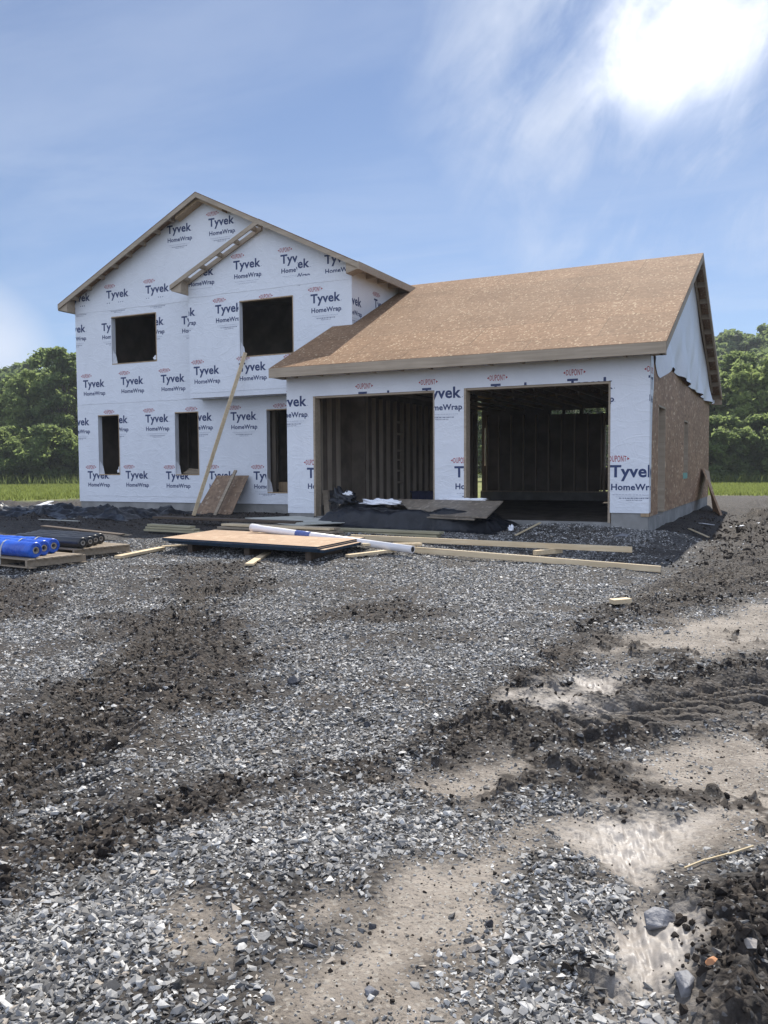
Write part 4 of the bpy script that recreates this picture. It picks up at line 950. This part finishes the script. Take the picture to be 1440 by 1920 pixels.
for x in (-8.2, -7.98, -7.76): box(bm, x, x+0.03, 18.585, 18.599, 0.6, 0.98)
one('storage_bin', bm, 'navy_plastic', 'dark navy lidded bin on the garage floor behind the left doorway', 'bin')

crumple('plastic_scrap', (-17.04, 17.96, 1.53), 0.07, 0.04, 0.09, 'white_plastic', 'white scrap of plastic on the sill of the leftmost lower window', 'plastic', 33)
crumple('plastic_scrap', (-15.66, 17.96, 4.59), 0.07, 0.04, 0.07, 'white_plastic', 'white scrap of plastic on the sill of the upper left window', 'plastic', 39)
# pale grey boards, dark plank and lumber stacks
for k, (dx, dy, dz) in enumerate(((0, 0, 0), (0.10, 0.10, 0.013), (-0.12, 0.22, 0.026))):
    bm = bmesh.new(); prism(bm, [(-9.85+dx, 13.75+dy, 0.575+dz), (-8.05+dx, 12.92+dy, 0.565+dz), (-7.55+dx, 13.75+dy, 0.565+dz), (-9.15+dx, 14.7+dy, 0.575+dz)], (0, 0, 0.0105)); one('cement_board', bm, 'pale_board', ('lowest', 'middle', 'topmost')[k]+' of the pale grey boards stacked left of the garage door', 'board panel', 'pale grey boards')
board((-12.0, 13.68, 0.60), (-8.25, 13.28, 0.60), 0.24, 0.045, 'dark_wood', 'long dark plank lying over the lumber behind the strand board stack')
for k in range(3):
    board((-11.0, 12.25+0.05*k, 0.46+0.045*k), (-9.6-0.1*k, 12.12, 0.46+0.045*k), 0.14, 0.038, 'lumber_green', ('bottom', 'middle', 'top')[k]+' plank of the short greenish stack left of the strand boards', group='short greenish plank stack')
for k in range(3):
    for j in range(2):
        y = 12.5+0.16*j; board((-9.75+0.1*k, y+0.22, 0.455+0.055*k), (-6.95-0.06*k+0.03*j, y-0.08, 0.455+0.055*k), 0.15, 0.04, 'lumber_grey' if (k, j) != (2, 0) else 'lumber', '%s plank, %s layer of the lumber pile behind the white pipe' % (('front', 'rear')[j], ('bottom', 'middle', 'top')[k]), group='lumber pile planks')
for k in range(2):
    board((-8.3, 13.18, 0.46+0.055*k), (-5.30+0.05*k, 12.9, 0.46+0.055*k), 0.17, 0.045, 'lumber_green', ('lower', 'upper')[k]+' of the two greenish planks in front of the covered pile', group='greenish plank pair')
# strand board stack with blue painted edges on blocks
def rot2(x, y, a): return x*math.cos(a)-y*math.sin(a), x*math.sin(a)+y*math.cos(a)
for k in range(4, 8):
    a = math.radians(-7.5); ox, oy = -8.83+rng.uniform(-0.01, 0.01), 10.19+rng.uniform(-0.01, 0.01); bm = bmesh.new(); z = 0.43+0.0215*(k-3); ox += 0.07*(k < 6); oy += 0.04*(k < 6)
    q = [(ox+rot2(*p, a)[0], oy+rot2(*p, a)[1], z) for p in ((0, 0), (3.06, 0), (2.72, 1.62), (-0.48, 1.62))]
    prism(bm, q, (0, 0, 0.0205), 1)
    for f in bm.faces:
        if abs(f.normal.z) > 0.9 or (f.calc_center_median().z > z+0.02): f.material_index = 0
    one('strand_board_sheet', bm, ['osb_flat', 'edge_blue'], 'sheet %s of the blue edged strand board stack' % ('x', 'x', 'x', 'x', 'at the very bottom', 'second from the bottom', 'second from the top', 'on top')[k], 'board panel', 'blue edged strand board stack')
for k, (x, y) in enumerate(((-8.35, 10.25), (-7.2, 10.12), (-6.05, 9.95))):
    g0 = gz(x, y); board((x, y, (g0+0.45)/2), (x-0.1, y+1.1, (g0+0.45)/2), 0.09, 0.45-g0+0.02, 'dark_wood', ('left', 'middle', 'right')[k]+' wooden bearer under the blue edged strand board stack', 'bearer', 'bearer', 'bearers under the strand boards')
# white pipe with a blue band
pp = empty('pipe', (-7.7, 11.0, 0.6), 'long white pipe with a blue band lying across the lumber', 'pipe')
bm = bmesh.new(); p0, p1 = Vector((-8.12, 11.58, 0.62)), Vector((-4.92, 10.98, 0.425))
lathe_between(bm, p0, p1, [(0, 0.040), (0, 0.068), (0.035, 0.068), (0.06, 0.059), (1.0, 0.055), (1.0, 0.03)], 24); obj('tube', bm, 'pipe_white', pp, True)
bm = bmesh.new(); lathe_between(bm, p0.lerp(p1, 0.31), p0.lerp(p1, 0.405), [(0, 0.060), (1, 0.060)], 24); obj('band', bm, 'pipe_blue', pp, True)
bm = bmesh.new(); d_ = (p1-p0).normalized(); lathe_between(bm, p1+d_*0.0005, p1+d_*0.002, [(0, 0.04), (1, 0.04)], 20); obj('bore', bm, 'black_plastic', pp)
for o_ in pp.children:
    pl = [abs(p.normal.dot(d_)) > 0.9 for p in o_.data.polygons]
    for p, f in zip(o_.data.polygons, pl): p.use_smooth = not f
# two long studs and the blocks under them
board((-6.5, 12.05, 0.475), (-2.1, 12.45, 0.395), 0.045, 0.085, 'lumber', 'long pale stud, the rear one of two before the garage doorways')
board((-5.16, 11.4, gz(-5.16, 11.4)+0.05), (-1.57, 11.5, gz(-1.57, 11.5)+0.05), 0.045, 0.085, 'lumber', 'long pale stud, the front one of two, on the gravel before the garage')
g0 = gz(-3.3, 12.2); board((-3.42, 12.0, g0+0.04), (-3.15, 12.5, g0+0.04), 0.07, 0.075, 'lumber', 'small wood block propping the rear long stud', 'wood block', 'wood_block')
g0 = gz(-5.5, 10.6); board((-5.62, 10.3, g0+0.035), (-5.28, 11.15, g0+0.05), 0.085, 0.04, 'lumber', 'short plank on the gravel under the low end of the pipe')
board((-5.75, 11.0, g0+0.13), (-5.1, 11.7, g0+0.10), 0.085, 0.04, 'lumber', 'short plank crosswise beneath the rear long stud')
g0 = gz(-6.7, 9.5); board((-6.58, 9.3, g0+0.03), (-7.02, 10.4, g0+0.07), 0.11, 0.03, 'lumber', 'short plank sticking out from under the strand board stack')
g0 = gz(-8.95, 9.7); board((-8.86, 9.25, g0+0.03), (-8.98, 10.35, g0+0.06), 0.12, 0.045, 'lumber', 'pale plank on the gravel between pallet and strand boards')
board((-9.2, 10.6, gz(-9.2, 10.6)+0.02), (-8.4, 10.95, gz(-8.4, 10.95)+0.05), 0.1, 0.02, 'lumber', 'thin pale slat at the left rear corner of the strand board stack', 'slat', 'slat')
g0 = gz(-1.58, 8.73); bm = bmesh.new(); a = math.radians(35)
beam(bm, (-1.66, 8.66, g0+0.03), (-1.51, 8.80, g0+0.035), 0.10, 0.045); one('wood_block', bm, 'lumber', 'pale offcut block alone on the dark soil right of the gravel', 'wood block')

# pallets and the rolls on them
def pallet(c, ang, n, label):
    L_, W_ = 1.5, n; r = empty('pallet', c, label, 'pallet'); r.rotation_euler = (0, 0, ang)
    for k in range(int(W_/0.125)):
        bm = bmesh.new(); box(bm, -L_, 0, k*0.125, k*0.125+0.095, 0.112, 0.13); obj('deck_board', bm, 'lumber_grey', r, False, False)
    for x in (-0.09, -L_/2, -L_):
        bm = bmesh.new(); box(bm, x, x+0.04, 0.0, W_, 0.02, 0.111); obj('stringer', bm, 'lumber_grey', r, False, False)
    for y in (0.02, W_-0.1):
        bm = bmesh.new(); box(bm, -L_, 0, y, y+0.09, 0.003, 0.0195); obj('bottom_board', bm, 'lumber_grey', r, False, False)
    return r
PA = math.radians(172-180)
za = gz(-10.0, 8.6)+0.02
pallet((-9.20, 7.97, za), PA, 0.93, 'weathered wooden pallet under the blue rolls')
zb = gz(-10.2, 9.5)+0.02
pallet((-9.34, 8.93, zb), PA, 1.0, 'weathered wooden pallet under the black rolls')
def roll(c, ang, ln, rad, m, label, group, tape=None):
    r = empty('roll', c, label, 'roll', group); r.rotation_euler = (0, 0, ang)
    bm = bmesh.new()
    lathe_between(bm, (-ln, 0, 0), (0, 0, 0), [(0, rad*0.5), (0.002, rad*0.93), (0.02, rad)]+[(0.02+0.06*q_, rad*(1+0.02*math.sin(q_*2.1+c[1]*9))) for q_ in range(1, 16)]+[(0.985, rad), (0.996, rad*0.95), (1.002, rad*0.8), (0.998, rad*0.62), (1.004, rad*0.48)], 28, 0, False)
    P = np.array([v.co[:] for v in bm.verts]); n = fbm(P[:, 0]*2, np.arctan2(P[:, 1], P[:, 2])*0.4, 0.5, 3, int(abs(c[1])*100))
    for v, q in zip(bm.verts, n): v.co.y *= 1+0.06*q; v.co.z *= 1+0.08*q
    obj('cover', bm, m, r, True, False)
    bm = bmesh.new(); lathe_between(bm, (-0.05, 0, 0), (0.004, 0, 0), [(0, rad*0.28), (1, rad*0.28), (1, rad*0.44), (0, rad*0.44)], 20, 0, False); obj('core', bm, 'cardboard', r, False, False)
    bm = bmesh.new(); lathe_between(bm, (-0.06, 0, 0), (-0.045, 0, 0), [(0, rad*0.45), (1, rad*0.45)], 20); obj('core_end', bm, 'black_plastic', r, False, False)
    return r
top = za+0.131
for k, (x, y) in enumerate(((-9.25, 8.13), (-9.42, 8.42), (-9.56, 8.72))):
    roll((x, y, top+0.108), PA+rng.uniform(-0.02, 0.02), 1.6, 0.108, 'blue_plastic', ('front', 'middle', 'rear')[k]+' of the three blue wrapped rolls on the pallet', 'blue wrapped rolls on the pallet')
topb = zb+0.131
for k, (x, y) in enumerate(((-9.34, 9.06), (-9.42, 9.28), (-9.55, 9.52), (-9.68, 9.76))):
    roll((x, y, topb+0.082), PA+rng.uniform(-0.02, 0.02), 1.6, 0.082, 'black_plastic', ('front', 'second', 'third', 'rear')[k]+' of the four black rolls on the pallet behind the blue ones', 'black rolls on the pallet')
bm = bmesh.new()                                                     # strap hugging the blue rolls
SX = -0.62; pts = []
for k, (x, y) in enumerate(((-9.25, 8.13), (-9.42, 8.42), (-9.56, 8.72))):
    cx_, cy_ = -9.9, y+math.tan(PA)*(-9.9-x)
    if k == 0: pts.append((cx_, cy_-0.135, za+0.02)); pts.append((cx_, cy_-0.13, top+0.07))
    for t in (160, 130, 100, 75, 50): pts.append((cx_, cy_+math.cos(math.radians(t))*0.115, top+0.108+math.sin(math.radians(t))*0.117))
for a_, b_ in zip(pts[:-1], pts[1:]): beam(bm, a_, b_, 0.025, 0.004, (0, -0.5, 1))
one('strap', bm, 'pale_board', 'pale strap drawn over the three blue rolls', 'strap')
board((-12.2, 10.9, gz(-12.2, 10.9)+0.2), (-10.6, 11.2, gz(-10.6, 11.2)+0.10), 0.16, 0.02, 'dark_wood', 'dark flat board lying beyond the black rolls')

# white strips at the far left, bits of rubbish
for k, (x, y, a, l) in enumerate(((-20.0, 17.55, 1.9, 0.7), (-20.55, 18.1, 2.0, 0.8), (-20.9, 18.7, 2.1, 0.8), (-19.9, 18.6, 2.9, 1.3))):
    z = max(gz(x, y), gz(x+math.cos(a)*l, y+math.sin(a)*l))+0.05; board((x, y, z), (x+math.cos(a)*l, y+math.sin(a)*l, z+0.05), 0.16, 0.02, 'white_plastic', ('nearest of three white strips', 'middle of three white strips', 'farthest of three white strips', 'longest white strip')[k]+' on the dark soil left of the house', 'strip', 'white_strip', 'white strips left of the house')
for k, (p0, p1, m, lab) in enumerate((((-15.0, 13.3), (-13.6, 13.1), 'pale_board', 'thin pale strip on the bare soil before the black sheet'), ((-15.2, 14.2), (-14.2, 13.9), 'pale_board', 'bent pale strip on the edge of the black sheet'), ((-12.6, 12.2), (-10.9, 11.6), 'lumber_green', 'greenish slat on the soil beyond the black rolls'),
        ((-1.75, 16.4), (-1.35, 15.7), 'straw', 'thin stick lying on the soil beside the garage side wall'), ((-1.2, 19.0), (-0.6, 19.9), 'white_plastic', 'pale scrap board on the churned soil right of the house'), ((-1.72, 18.2), (-1.52, 18.6), 'white_plastic', 'white paper scrap at the foot of the side wall'), ((-4.2, 13.6), (-4.0, 14.4), 'straw', 'thin stick poking out of the covered pile'))):
    z0, z1 = gz(*p0), gz(*p1); board((*p0, z0+0.03), (*p1, z1+0.05), 0.05+0.04*(k in (4, 5)), 0.012, m, lab, 'strip', 'slat')
bm = bmesh.new(); q = [(-0.37, 3.46), (-0.30, 3.55), (-0.22, 3.64), (-0.13, 3.74)]
for a_, b_ in zip(q[:-1], q[1:]): beam(bm, (*a_, gz(*a_)+0.012), (*b_, gz(*b_)+0.014), 0.007, 0.006)
one('dry_stick', bm, 'straw', 'thin dry stalk lying on the pale soil at the right edge', 'stick')
# single rocks
def rock(x, y, sx, sy, sz, m, label, seed, rot=0.0, tilt=0.0):
    r_ = np.random.default_rng(seed); bm = bmesh.new(); p = r_.normal(size=(13, 3)); p /= np.linalg.norm(p, axis=1)[:, None]; p *= r_.uniform(0.8, 1.05, (13, 1))
    for q in p: bm.verts.new((q[0]*sx, q[1]*sy, q[2]*sz))
    res = bmesh.ops.convex_hull(bm, input=bm.verts[:]); bmesh.ops.delete(bm, geom=[e for e in res['geom_interior'] if isinstance(e, bmesh.types.BMVert)], context='VERTS')
    bmesh.ops.bevel(bm, geom=bm.edges[:], offset=min(sx, sy, sz)*0.05, segments=1, affect='EDGES')
    bmesh.ops.rotate(bm, verts=bm.verts[:], cent=(0, 0, 0), matrix=Matrix.Rotation(rot, 3, 'Z') @ Matrix.Rotation(tilt, 3, 'X'))
    bmesh.ops.translate(bm, verts=bm.verts[:], vec=(x, y, gz(x, y)+sz*0.25)); return one('rock', bm, m, label, 'rock')
rock(-0.40, 3.02, 0.064, 0.055, 0.055, 'rock_grey', 'grey rock sunk in the upper end of the pale wet clay', 1, 0.5)
rock(-0.27, 2.60, 0.038, 0.062, 0.045, 'rock_grey', 'dark grey angular rock between the wet clay and the dark soil', 2, 0.3)
rock(-0.20, 2.72, 0.03, 0.026, 0.018, 'rock_orange', 'small orange stone on the dark soil', 3)
rock(-0.10, 2.76, 0.03, 0.03, 0.02, 'rock_tan', 'small tan stone right of the orange one', 4)
rock(-1.285, 2.52, 0.018, 0.016, 0.024, 'rock_dark', 'small black stone on the brown soil at the bottom centre', 5)
rock(-0.93, 2.72, 0.02, 0.018, 0.024, 'rock_dark', 'small black stone on the pale soil below the gravel edge', 6)
rock(-1.42, 2.33, 0.034, 0.03, 0.03, 'rock_dark', 'dark lump of stone among the pale gravel at the bottom', 7, 1.0)
rock(-1.12, 2.18, 0.026, 0.022, 0.018, 'rock_grey', 'grey stone on the pale soil at the bottom edge', 8)
rock(-2.35, 4.55, 0.05, 0.035, 0.03, 'rock_dark', 'dark clod of stone lying in the middle of the gravel', 9)
rock(-3.25, 5.15, 0.075, 0.055, 0.055, 'rock_dark', 'dark upright lump between the two left soil patches', 10)
rock(-1.03, 3.86, 0.04, 0.025, 0.02, 'rock_dark', 'smooth black stone on the tan soil by the gravel edge', 11)
rock(-2.55, 14.1, 0.14, 0.10, 0.05, 'rock_grey', 'flat stone on the gravel before the garage corner', 12)
rock(-0.36, 2.45, 0.045, 0.03, 0.022, 'rock_grey', 'pale stone at the lower end of the wet clay', 13)

# ------------------------------------------------------------------ trees, bushes, grass and the wooded hill
def leaves(P, nrm, size, seed):
    """one bent pair of triangles per leaf spray"""
    r_ = np.random.default_rng(seed); n = len(P)
    d = nrm*0.35+r_.normal(size=(n, 3))*0.55+np.array([0, 0.0, 0.55]); d /= np.linalg.norm(d, axis=1)[:, None]
    a = np.cross(d, r_.normal(size=(n, 3))); a /= np.linalg.norm(a, axis=1)[:, None]; b = np.cross(d, a)
    s = (size*r_.uniform(0.6, 1.35, n))[:, None]; w = s*r_.uniform(0.5, 0.8, (n, 1))
    V = np.stack([P-a*s, P+b*w+d*s*0.15, P+a*s, P-b*w+d*s*0.15], 1).reshape(-1, 3); F = np.arange(n*4).reshape(-1, 4)
    return V, F
def crown_points(rad, zb, h, n, seed, nlobe=34, flat=1.0):
    nlobe = int(nlobe*1.7)
    """leaf positions on clumps that are themselves spread through an uneven crown"""
    r_ = np.random.default_rng(seed); C_ = []
    for k in range(nlobe):
        t = r_.uniform(0.02, 1)**0.8; prof = math.sin(math.pi*min(0.12+0.84*t, 1))**0.7
        a = r_.uniform(0, 2*math.pi); rad_k = rad*prof*r_.uniform(0.35, 1.0)
        C_.append((math.cos(a)*rad_k, math.sin(a)*rad_k*flat, zb+h*t, r_.uniform(0.13, 0.27)*rad*(1.2-0.45*t)))
    C_ = np.array(C_); w = C_[:, 3]**2; k = r_.choice(nlobe, n, p=w/w.sum())
    d = r_.normal(size=(n, 3)); d /= np.linalg.norm(d, axis=1)[:, None]; d[:, 2] = np.where(r_.uniform(size=n) < 0.45, np.abs(d[:, 2]), d[:, 2])
    rr2 = C_[k, 3]*(r_.uniform(0.2, 1, n)**0.35)*(1+0.12*r_.normal(size=n))*np.where(r_.uniform(size=n) < 0.14, r_.uniform(1.0, 1.55, n), 1)*(0.75+0.5*np.abs(np.sin(d[:, 0]*3.1+k*1.7)*np.cos(d[:, 1]*2.7-k)))
    P = C_[k, :3]+d*rr2[:, None]*np.array([1, 1, 0.72])+r_.normal(size=(n, 3))*0.13*np.array([1, 1, 0.8])*rad/3; tone = np.clip(r_.uniform(0, 1, nlobe)[k]*0.75+r_.uniform(-0.1, 0.45, n), 0, 1)
    return P, d, tone, C_
def trunk_mesh(bm, h, r0, C_, seed):
    r_ = random.Random(seed); pts = [Vector((0, 0, -0.3))]
    for k in range(1, 7): pts.append(Vector((r_.uniform(-0.12, 0.12)*k*0.5, r_.uniform(-0.12, 0.12)*k*0.5, h*k/6)))
    for k, (a, b) in enumerate(zip(pts[:-1], pts[1:])): lathe_between(bm, a, b, [(0, r0*(1-k/6.5)), (1, r0*(1-(k+1)/6.5))], 8)
    for c in C_[::3]:
        t = min(max((c[2]*0.6)/h, 0.2), 0.9); i = min(int(t*6), 5); s = pts[i].lerp(pts[i+1], t*6-i); e = Vector(c[:3]); m = s.lerp(e, 0.5)+Vector((0, 0, 0.25))
        lathe_between(bm, s, m, [(0, r0*0.35), (1, r0*0.22)], 6); lathe_between(bm, m, e, [(0, r0*0.22), (1, r0*0.06)], 6)
PROTO = {}
def make_plant(key, kind, rad, zb, h, n, ls, m, seed, trunk=True, nlobe=34):
    P, d, tone, C_ = crown_points(rad, zb, h, n, seed, nlobe); V, F = leaves(P, d, np.full(n, ls), seed+1)
    cme = np_obj('crown', V, F, [m], attrs={'tone': np.repeat(tone, 4)}); me = cme.data; bpy.data.objects.remove(cme)
    bm = bmesh.new(); trunk_mesh(bm, zb+h*0.7, 0.035*(zb+h)*0.45+0.03, C_, seed); tm = bpy.data.meshes.new('trunk'); bm.to_mesh(tm); bm.free(); tm.materials.append(MT['bark'])
    PROTO[key] = (kind, me, tm)
make_plant('a', 'tree', 3.2, 1.2, 9.6, 15000, 0.19, 'leaf_mid', 11)
make_plant('b', 'tree', 2.9, 1.0, 8.2, 14000, 0.185, 'leaf_deep', 23, nlobe=30)
make_plant('c', 'tree', 3.6, 0.9, 8.8, 15500, 0.19, 'leaf_light', 37, nlobe=40)
make_plant('d', 'tree', 3.4, 2.0, 11.5, 15500, 0.20, 'leaf_deep', 41, nlobe=40)
make_plant('e', 'bush', 2.5, 0.1, 3.9, 10000, 0.15, 'leaf_light', 53, nlobe=30)
make_plant('f', 'bush', 2.2, 0.1, 3.2, 9500, 0.145, 'leaf_mid', 67, nlobe=28)
make_plant('g', 'bush', 2.6, 0.0, 4.6, 10000, 0.155, 'leaf_deep', 71, nlobe=30)
def plant(key, x, y, z, s, rz, label, group, sz=1.0):
    kind, cm, tm = PROTO[key]; o = empty(kind, (x, y, z), label, kind, group); o.rotation_euler = (0, 0, rz); o.scale = (s, s, s*sz)
    c = link('crown', cm, o); t = link('trunk', tm, o); return o
def polar(deg, dist): return dist*math.sin(math.radians(deg)), dist*math.cos(math.radians(deg))
def hill_h(x, y):
    d = np.hypot(x, y); a = np.degrees(np.arctan2(x, y))
    r_ = np.clip((d-88)/75, 0, 1); lift = 15.0*sstep(r_)*(1+0.10*np.sin(a*0.35+1.2))
    left = sstep((a+57)/14)
    return 0.25+lift*np.where(a < -30, 0.34+0.42*left, 0.95)
ha = np.radians(np.linspace(-90, 40, 130)); hr = np.linspace(80, 260, 40); HA, HR = np.meshgrid(ha, hr, indexing='ij')
hx, hy = (HR*np.sin(HA)).ravel(), (HR*np.cos(HA)).ravel(); hzv = hill_h(hx, hy)+fbm(hx, hy, 20, 3, 131)*0.8-0.4
ii = (np.arange(129)[:, None]*40+np.arange(39)[None, :]); F = np.stack([ii, ii+40, ii+41, ii+1], -1).reshape(-1, 4)
plain('hill_floor', (0.03, 0.045, 0.015), (0.05, 0.07, 0.02), 0.3, 0.9, 0.1, 0.2, 2, 0.1)
props(np_obj('hill', np.column_stack([hx, hy, hzv]), F[:, ::-1], ['hill_floor'], smooth=True), kind='structure')
# far wood on the hill: one mass
rw = np.random.default_rng(77); Vs, Fs, Ts_ = [], [], []; base = 0
def far_tree(x, y, s, seed, n=1300):
    global base
    P, d, tone, C_ = crown_points(3.4*s, 1.0*s, 9.0*s, n, seed, 16); V, F = leaves(P, d, np.full(n, 0.42*s), seed+1)
    V += np.array([x, y, float(hill_h(np.array([x]), np.array([y]))[0])-0.5]); Vs.append(V); Fs.append(F+base); Ts_.append(np.repeat(np.clip(tone+rw.uniform(-0.2, 0.2), 0, 1), 4)); base += len(V)
for lo_, hi_ in ((-56, -43), (-10.5, 4)):
    for k in range(int((hi_-lo_)*9)):
        dist = rw.uniform(96, 176); a = rw.uniform(lo_, hi_); far_tree(*polar(a, dist), rw.uniform(0.75, 1.15), int(rw.integers(1e6)))
for k in range(40):
    dist = rw.uniform(100, 160); a = rw.uniform(-43, -10.5); far_tree(*polar(a, dist), rw.uniform(0.7, 0.95), int(rw.integers(1e6)), 400)
props(np_obj('far_wood', np.concatenate(Vs), np.concatenate(Fs), ['leaf_far'], attrs={'tone': np.concatenate(Ts_)}), 'dense leafy wood on the far hillside', None, None, 'stuff')
# the wood edge, left of the house
rt_ = random.Random(3)
gl = 'trees at the wood edge left of the house'; gbu = 'bushes along the grass left of the house'
def gzf(x, y): return 0.3
for k, (a, dist, key, s, sz) in enumerate(((-53.5, 84, 'b', 0.8, 1.0), (-51.8, 88, 'a', 0.84, 1.0), (-50.6, 83, 'c', 0.86, 1.0), (-49.6, 90, 'b', 1.05, 1.05), (-48.8, 84, 'c', 1.0, 1.05), (-47.7, 88, 'a', 1.1, 1.05), (-46.8, 83, 'd', 0.9, 1.0), (-45.4, 88, 'c', 1.0, 1.0), (-43.8, 86, 'a', 1, 1))):
    plant(key, *polar(a, dist), 0.3, s, rt_.uniform(0, 6), 'leafy green tree in the wood edge left of the house', gl, sz)
for k, (a, dist, key, s) in enumerate(((-53.2, 77, 'e', 1.1), (-51.9, 78, 'f', 1.2), (-51.0, 76, 'g', 1.0), (-50.2, 78, 'e', 1.15), (-49.3, 76, 'f', 1.15), (-48.5, 78, 'e', 1.1), (-47.7, 76, 'g', 1.05), (-46.9, 77, 'e', 1.1), (-45.9, 77, 'f', 1.2), (-44.5, 78, 'g', 1.1))):
    plant(key, *polar(a, dist), 0.28, s, rt_.uniform(0, 6), 'leafy bush at the edge of the grass left of the house', gbu)
gr_ = 'trees at the wood edge right of the house'; grb = 'bushes along the grass right of the house'
for k, (a, dist, key, s, sz) in enumerate(((-7.6, 76, 'd', 0.75, 1.0), (-6.2, 74, 'b', 0.95, 1.0), (-5.3, 80, 'd', 0.82, 1.0), (-4.6, 72, 'b', 0.9, 1.0), (-3.4, 78, 'd', 0.80, 1.0), (-2.6, 70, 'c', 0.92, 1.0), (-1.3, 76, 'a', 0.92, 1.0), (-0.1, 70, 'c', 1.0, 1.0), (1.4, 75, 'b', 1.1, 1.0), (3.0, 72, 'a', 1.0, 1.0))):
    plant(key, *polar(a, dist), 0.3, s, rt_.uniform(0, 6), 'leafy dark tree in the wood edge right of the house', gr_, sz)
for k, (a, dist, key, s) in enumerate(((-6.6, 67, 'g', 1.0), (-5.4, 66, 'e', 1.0), (-4.3, 65, 'g', 1.0), (-3.1, 66, 'f', 1.1), (-1.9, 65, 'g', 1.0), (-0.7, 66, 'g', 1.0), (0.6, 65, 'e', 1.05), (2.0, 66, 'g', 1.0))):
    plant(key, *polar(a, dist), 0.3, s, rt_.uniform(0, 6), 'dense bush at the edge of the grass right of the house', grb)
gm = 'trees behind the house'
for k in range(13): plant('abcd'[k % 4], *polar(-41+2.5*k, rt_.uniform(74, 84)), 0.3, rt_.uniform(0.8, 0.9), rt_.uniform(0, 6), 'leafy tree in the wood behind the house', gm, 0.85)
# grass of the meadow and tall weeds along the wood edge
rg = np.random.default_rng(31)
def blades(n, a0, a1, d0, d1, hmin, hmax, w):
    a = np.radians(rg.uniform(a0, a1, n)); d = np.sqrt(rg.uniform(d0**2, d1**2, n)); x, y = d*np.sin(a), d*np.cos(a)
    ge = np.where(x < -8, 26.5, 36.5); k = (y > ge+rg.normal(0, 1.5, n)) | ((x < -26) & (y > 22)); x, y = x[k], y[k]; n = len(x)
    z = terrain(x, y, (np.zeros(n),)*3)-0.02; h = rg.uniform(hmin, hmax, n); f = rg.uniform(0, 2*np.pi, n); lx, ly = rg.normal(0, 0.35, (2, n))*h
    c, s = np.cos(f)*w, np.sin(f)*w
    V = np.stack([np.stack([x-c, y-s, z], -1), np.stack([x+c, y+s, z], -1), np.stack([x+lx, y+ly, z+h], -1)], 1).reshape(-1, 3)
    return V, (rg.uniform(0.45, 1, n) if hmax < 0.5 else rg.uniform(0, 0.4, n))  # weeds take darker tones, painting in the shade under the trees
Vg, Tn = [], []
for args in ((42000, -56, -43, 34, 76, 0.08, 0.28, 0.035), (26000, -6, 2.5, 36, 66, 0.08, 0.26, 0.035), (3500, -55, -44, 72, 77, 0.3, 1.1, 0.05), (2500, -7, 2.5, 61, 65.5, 0.25, 0.9, 0.05)):
    v, t = blades(*args); Vg.append(v); Tn.append(np.repeat(t, 3))
Vg = np.concatenate(Vg); props(np_obj('meadow_grass', Vg, np.arange(len(Vg)).reshape(-1, 3), ['grass_blade'], attrs={'tone': np.concatenate(Tn)}), 'rough green meadow grass before the wood', None, None, 'stuff')

# ------------------------------------------------------------------ light summer haze
bm = bmesh.new(); box(bm, -330, 200, -40, 330, -3.0, 42.0)
hz_o = obj('haze', bm, [], None); hm = bpy.data.materials.new('haze'); hm.use_nodes = True; ht = hm.node_tree; ht.nodes.clear()
hv = ht.nodes.new('ShaderNodeVolumePrincipled'); hv.inputs['Color'].default_value = (0.86, 0.92, 1.0, 1); hv.inputs['Density'].default_value = 0.0005; hv.inputs['Anisotropy'].default_value = 0.25
ho = ht.nodes.new('ShaderNodeOutputMaterial'); ht.links.new(hv.outputs[0], ho.inputs['Volume']); hz_o.data.materials.append(hm); hz_o['kind'] = 'stuff'; hz_o['label'] = 'thin pale summer haze'
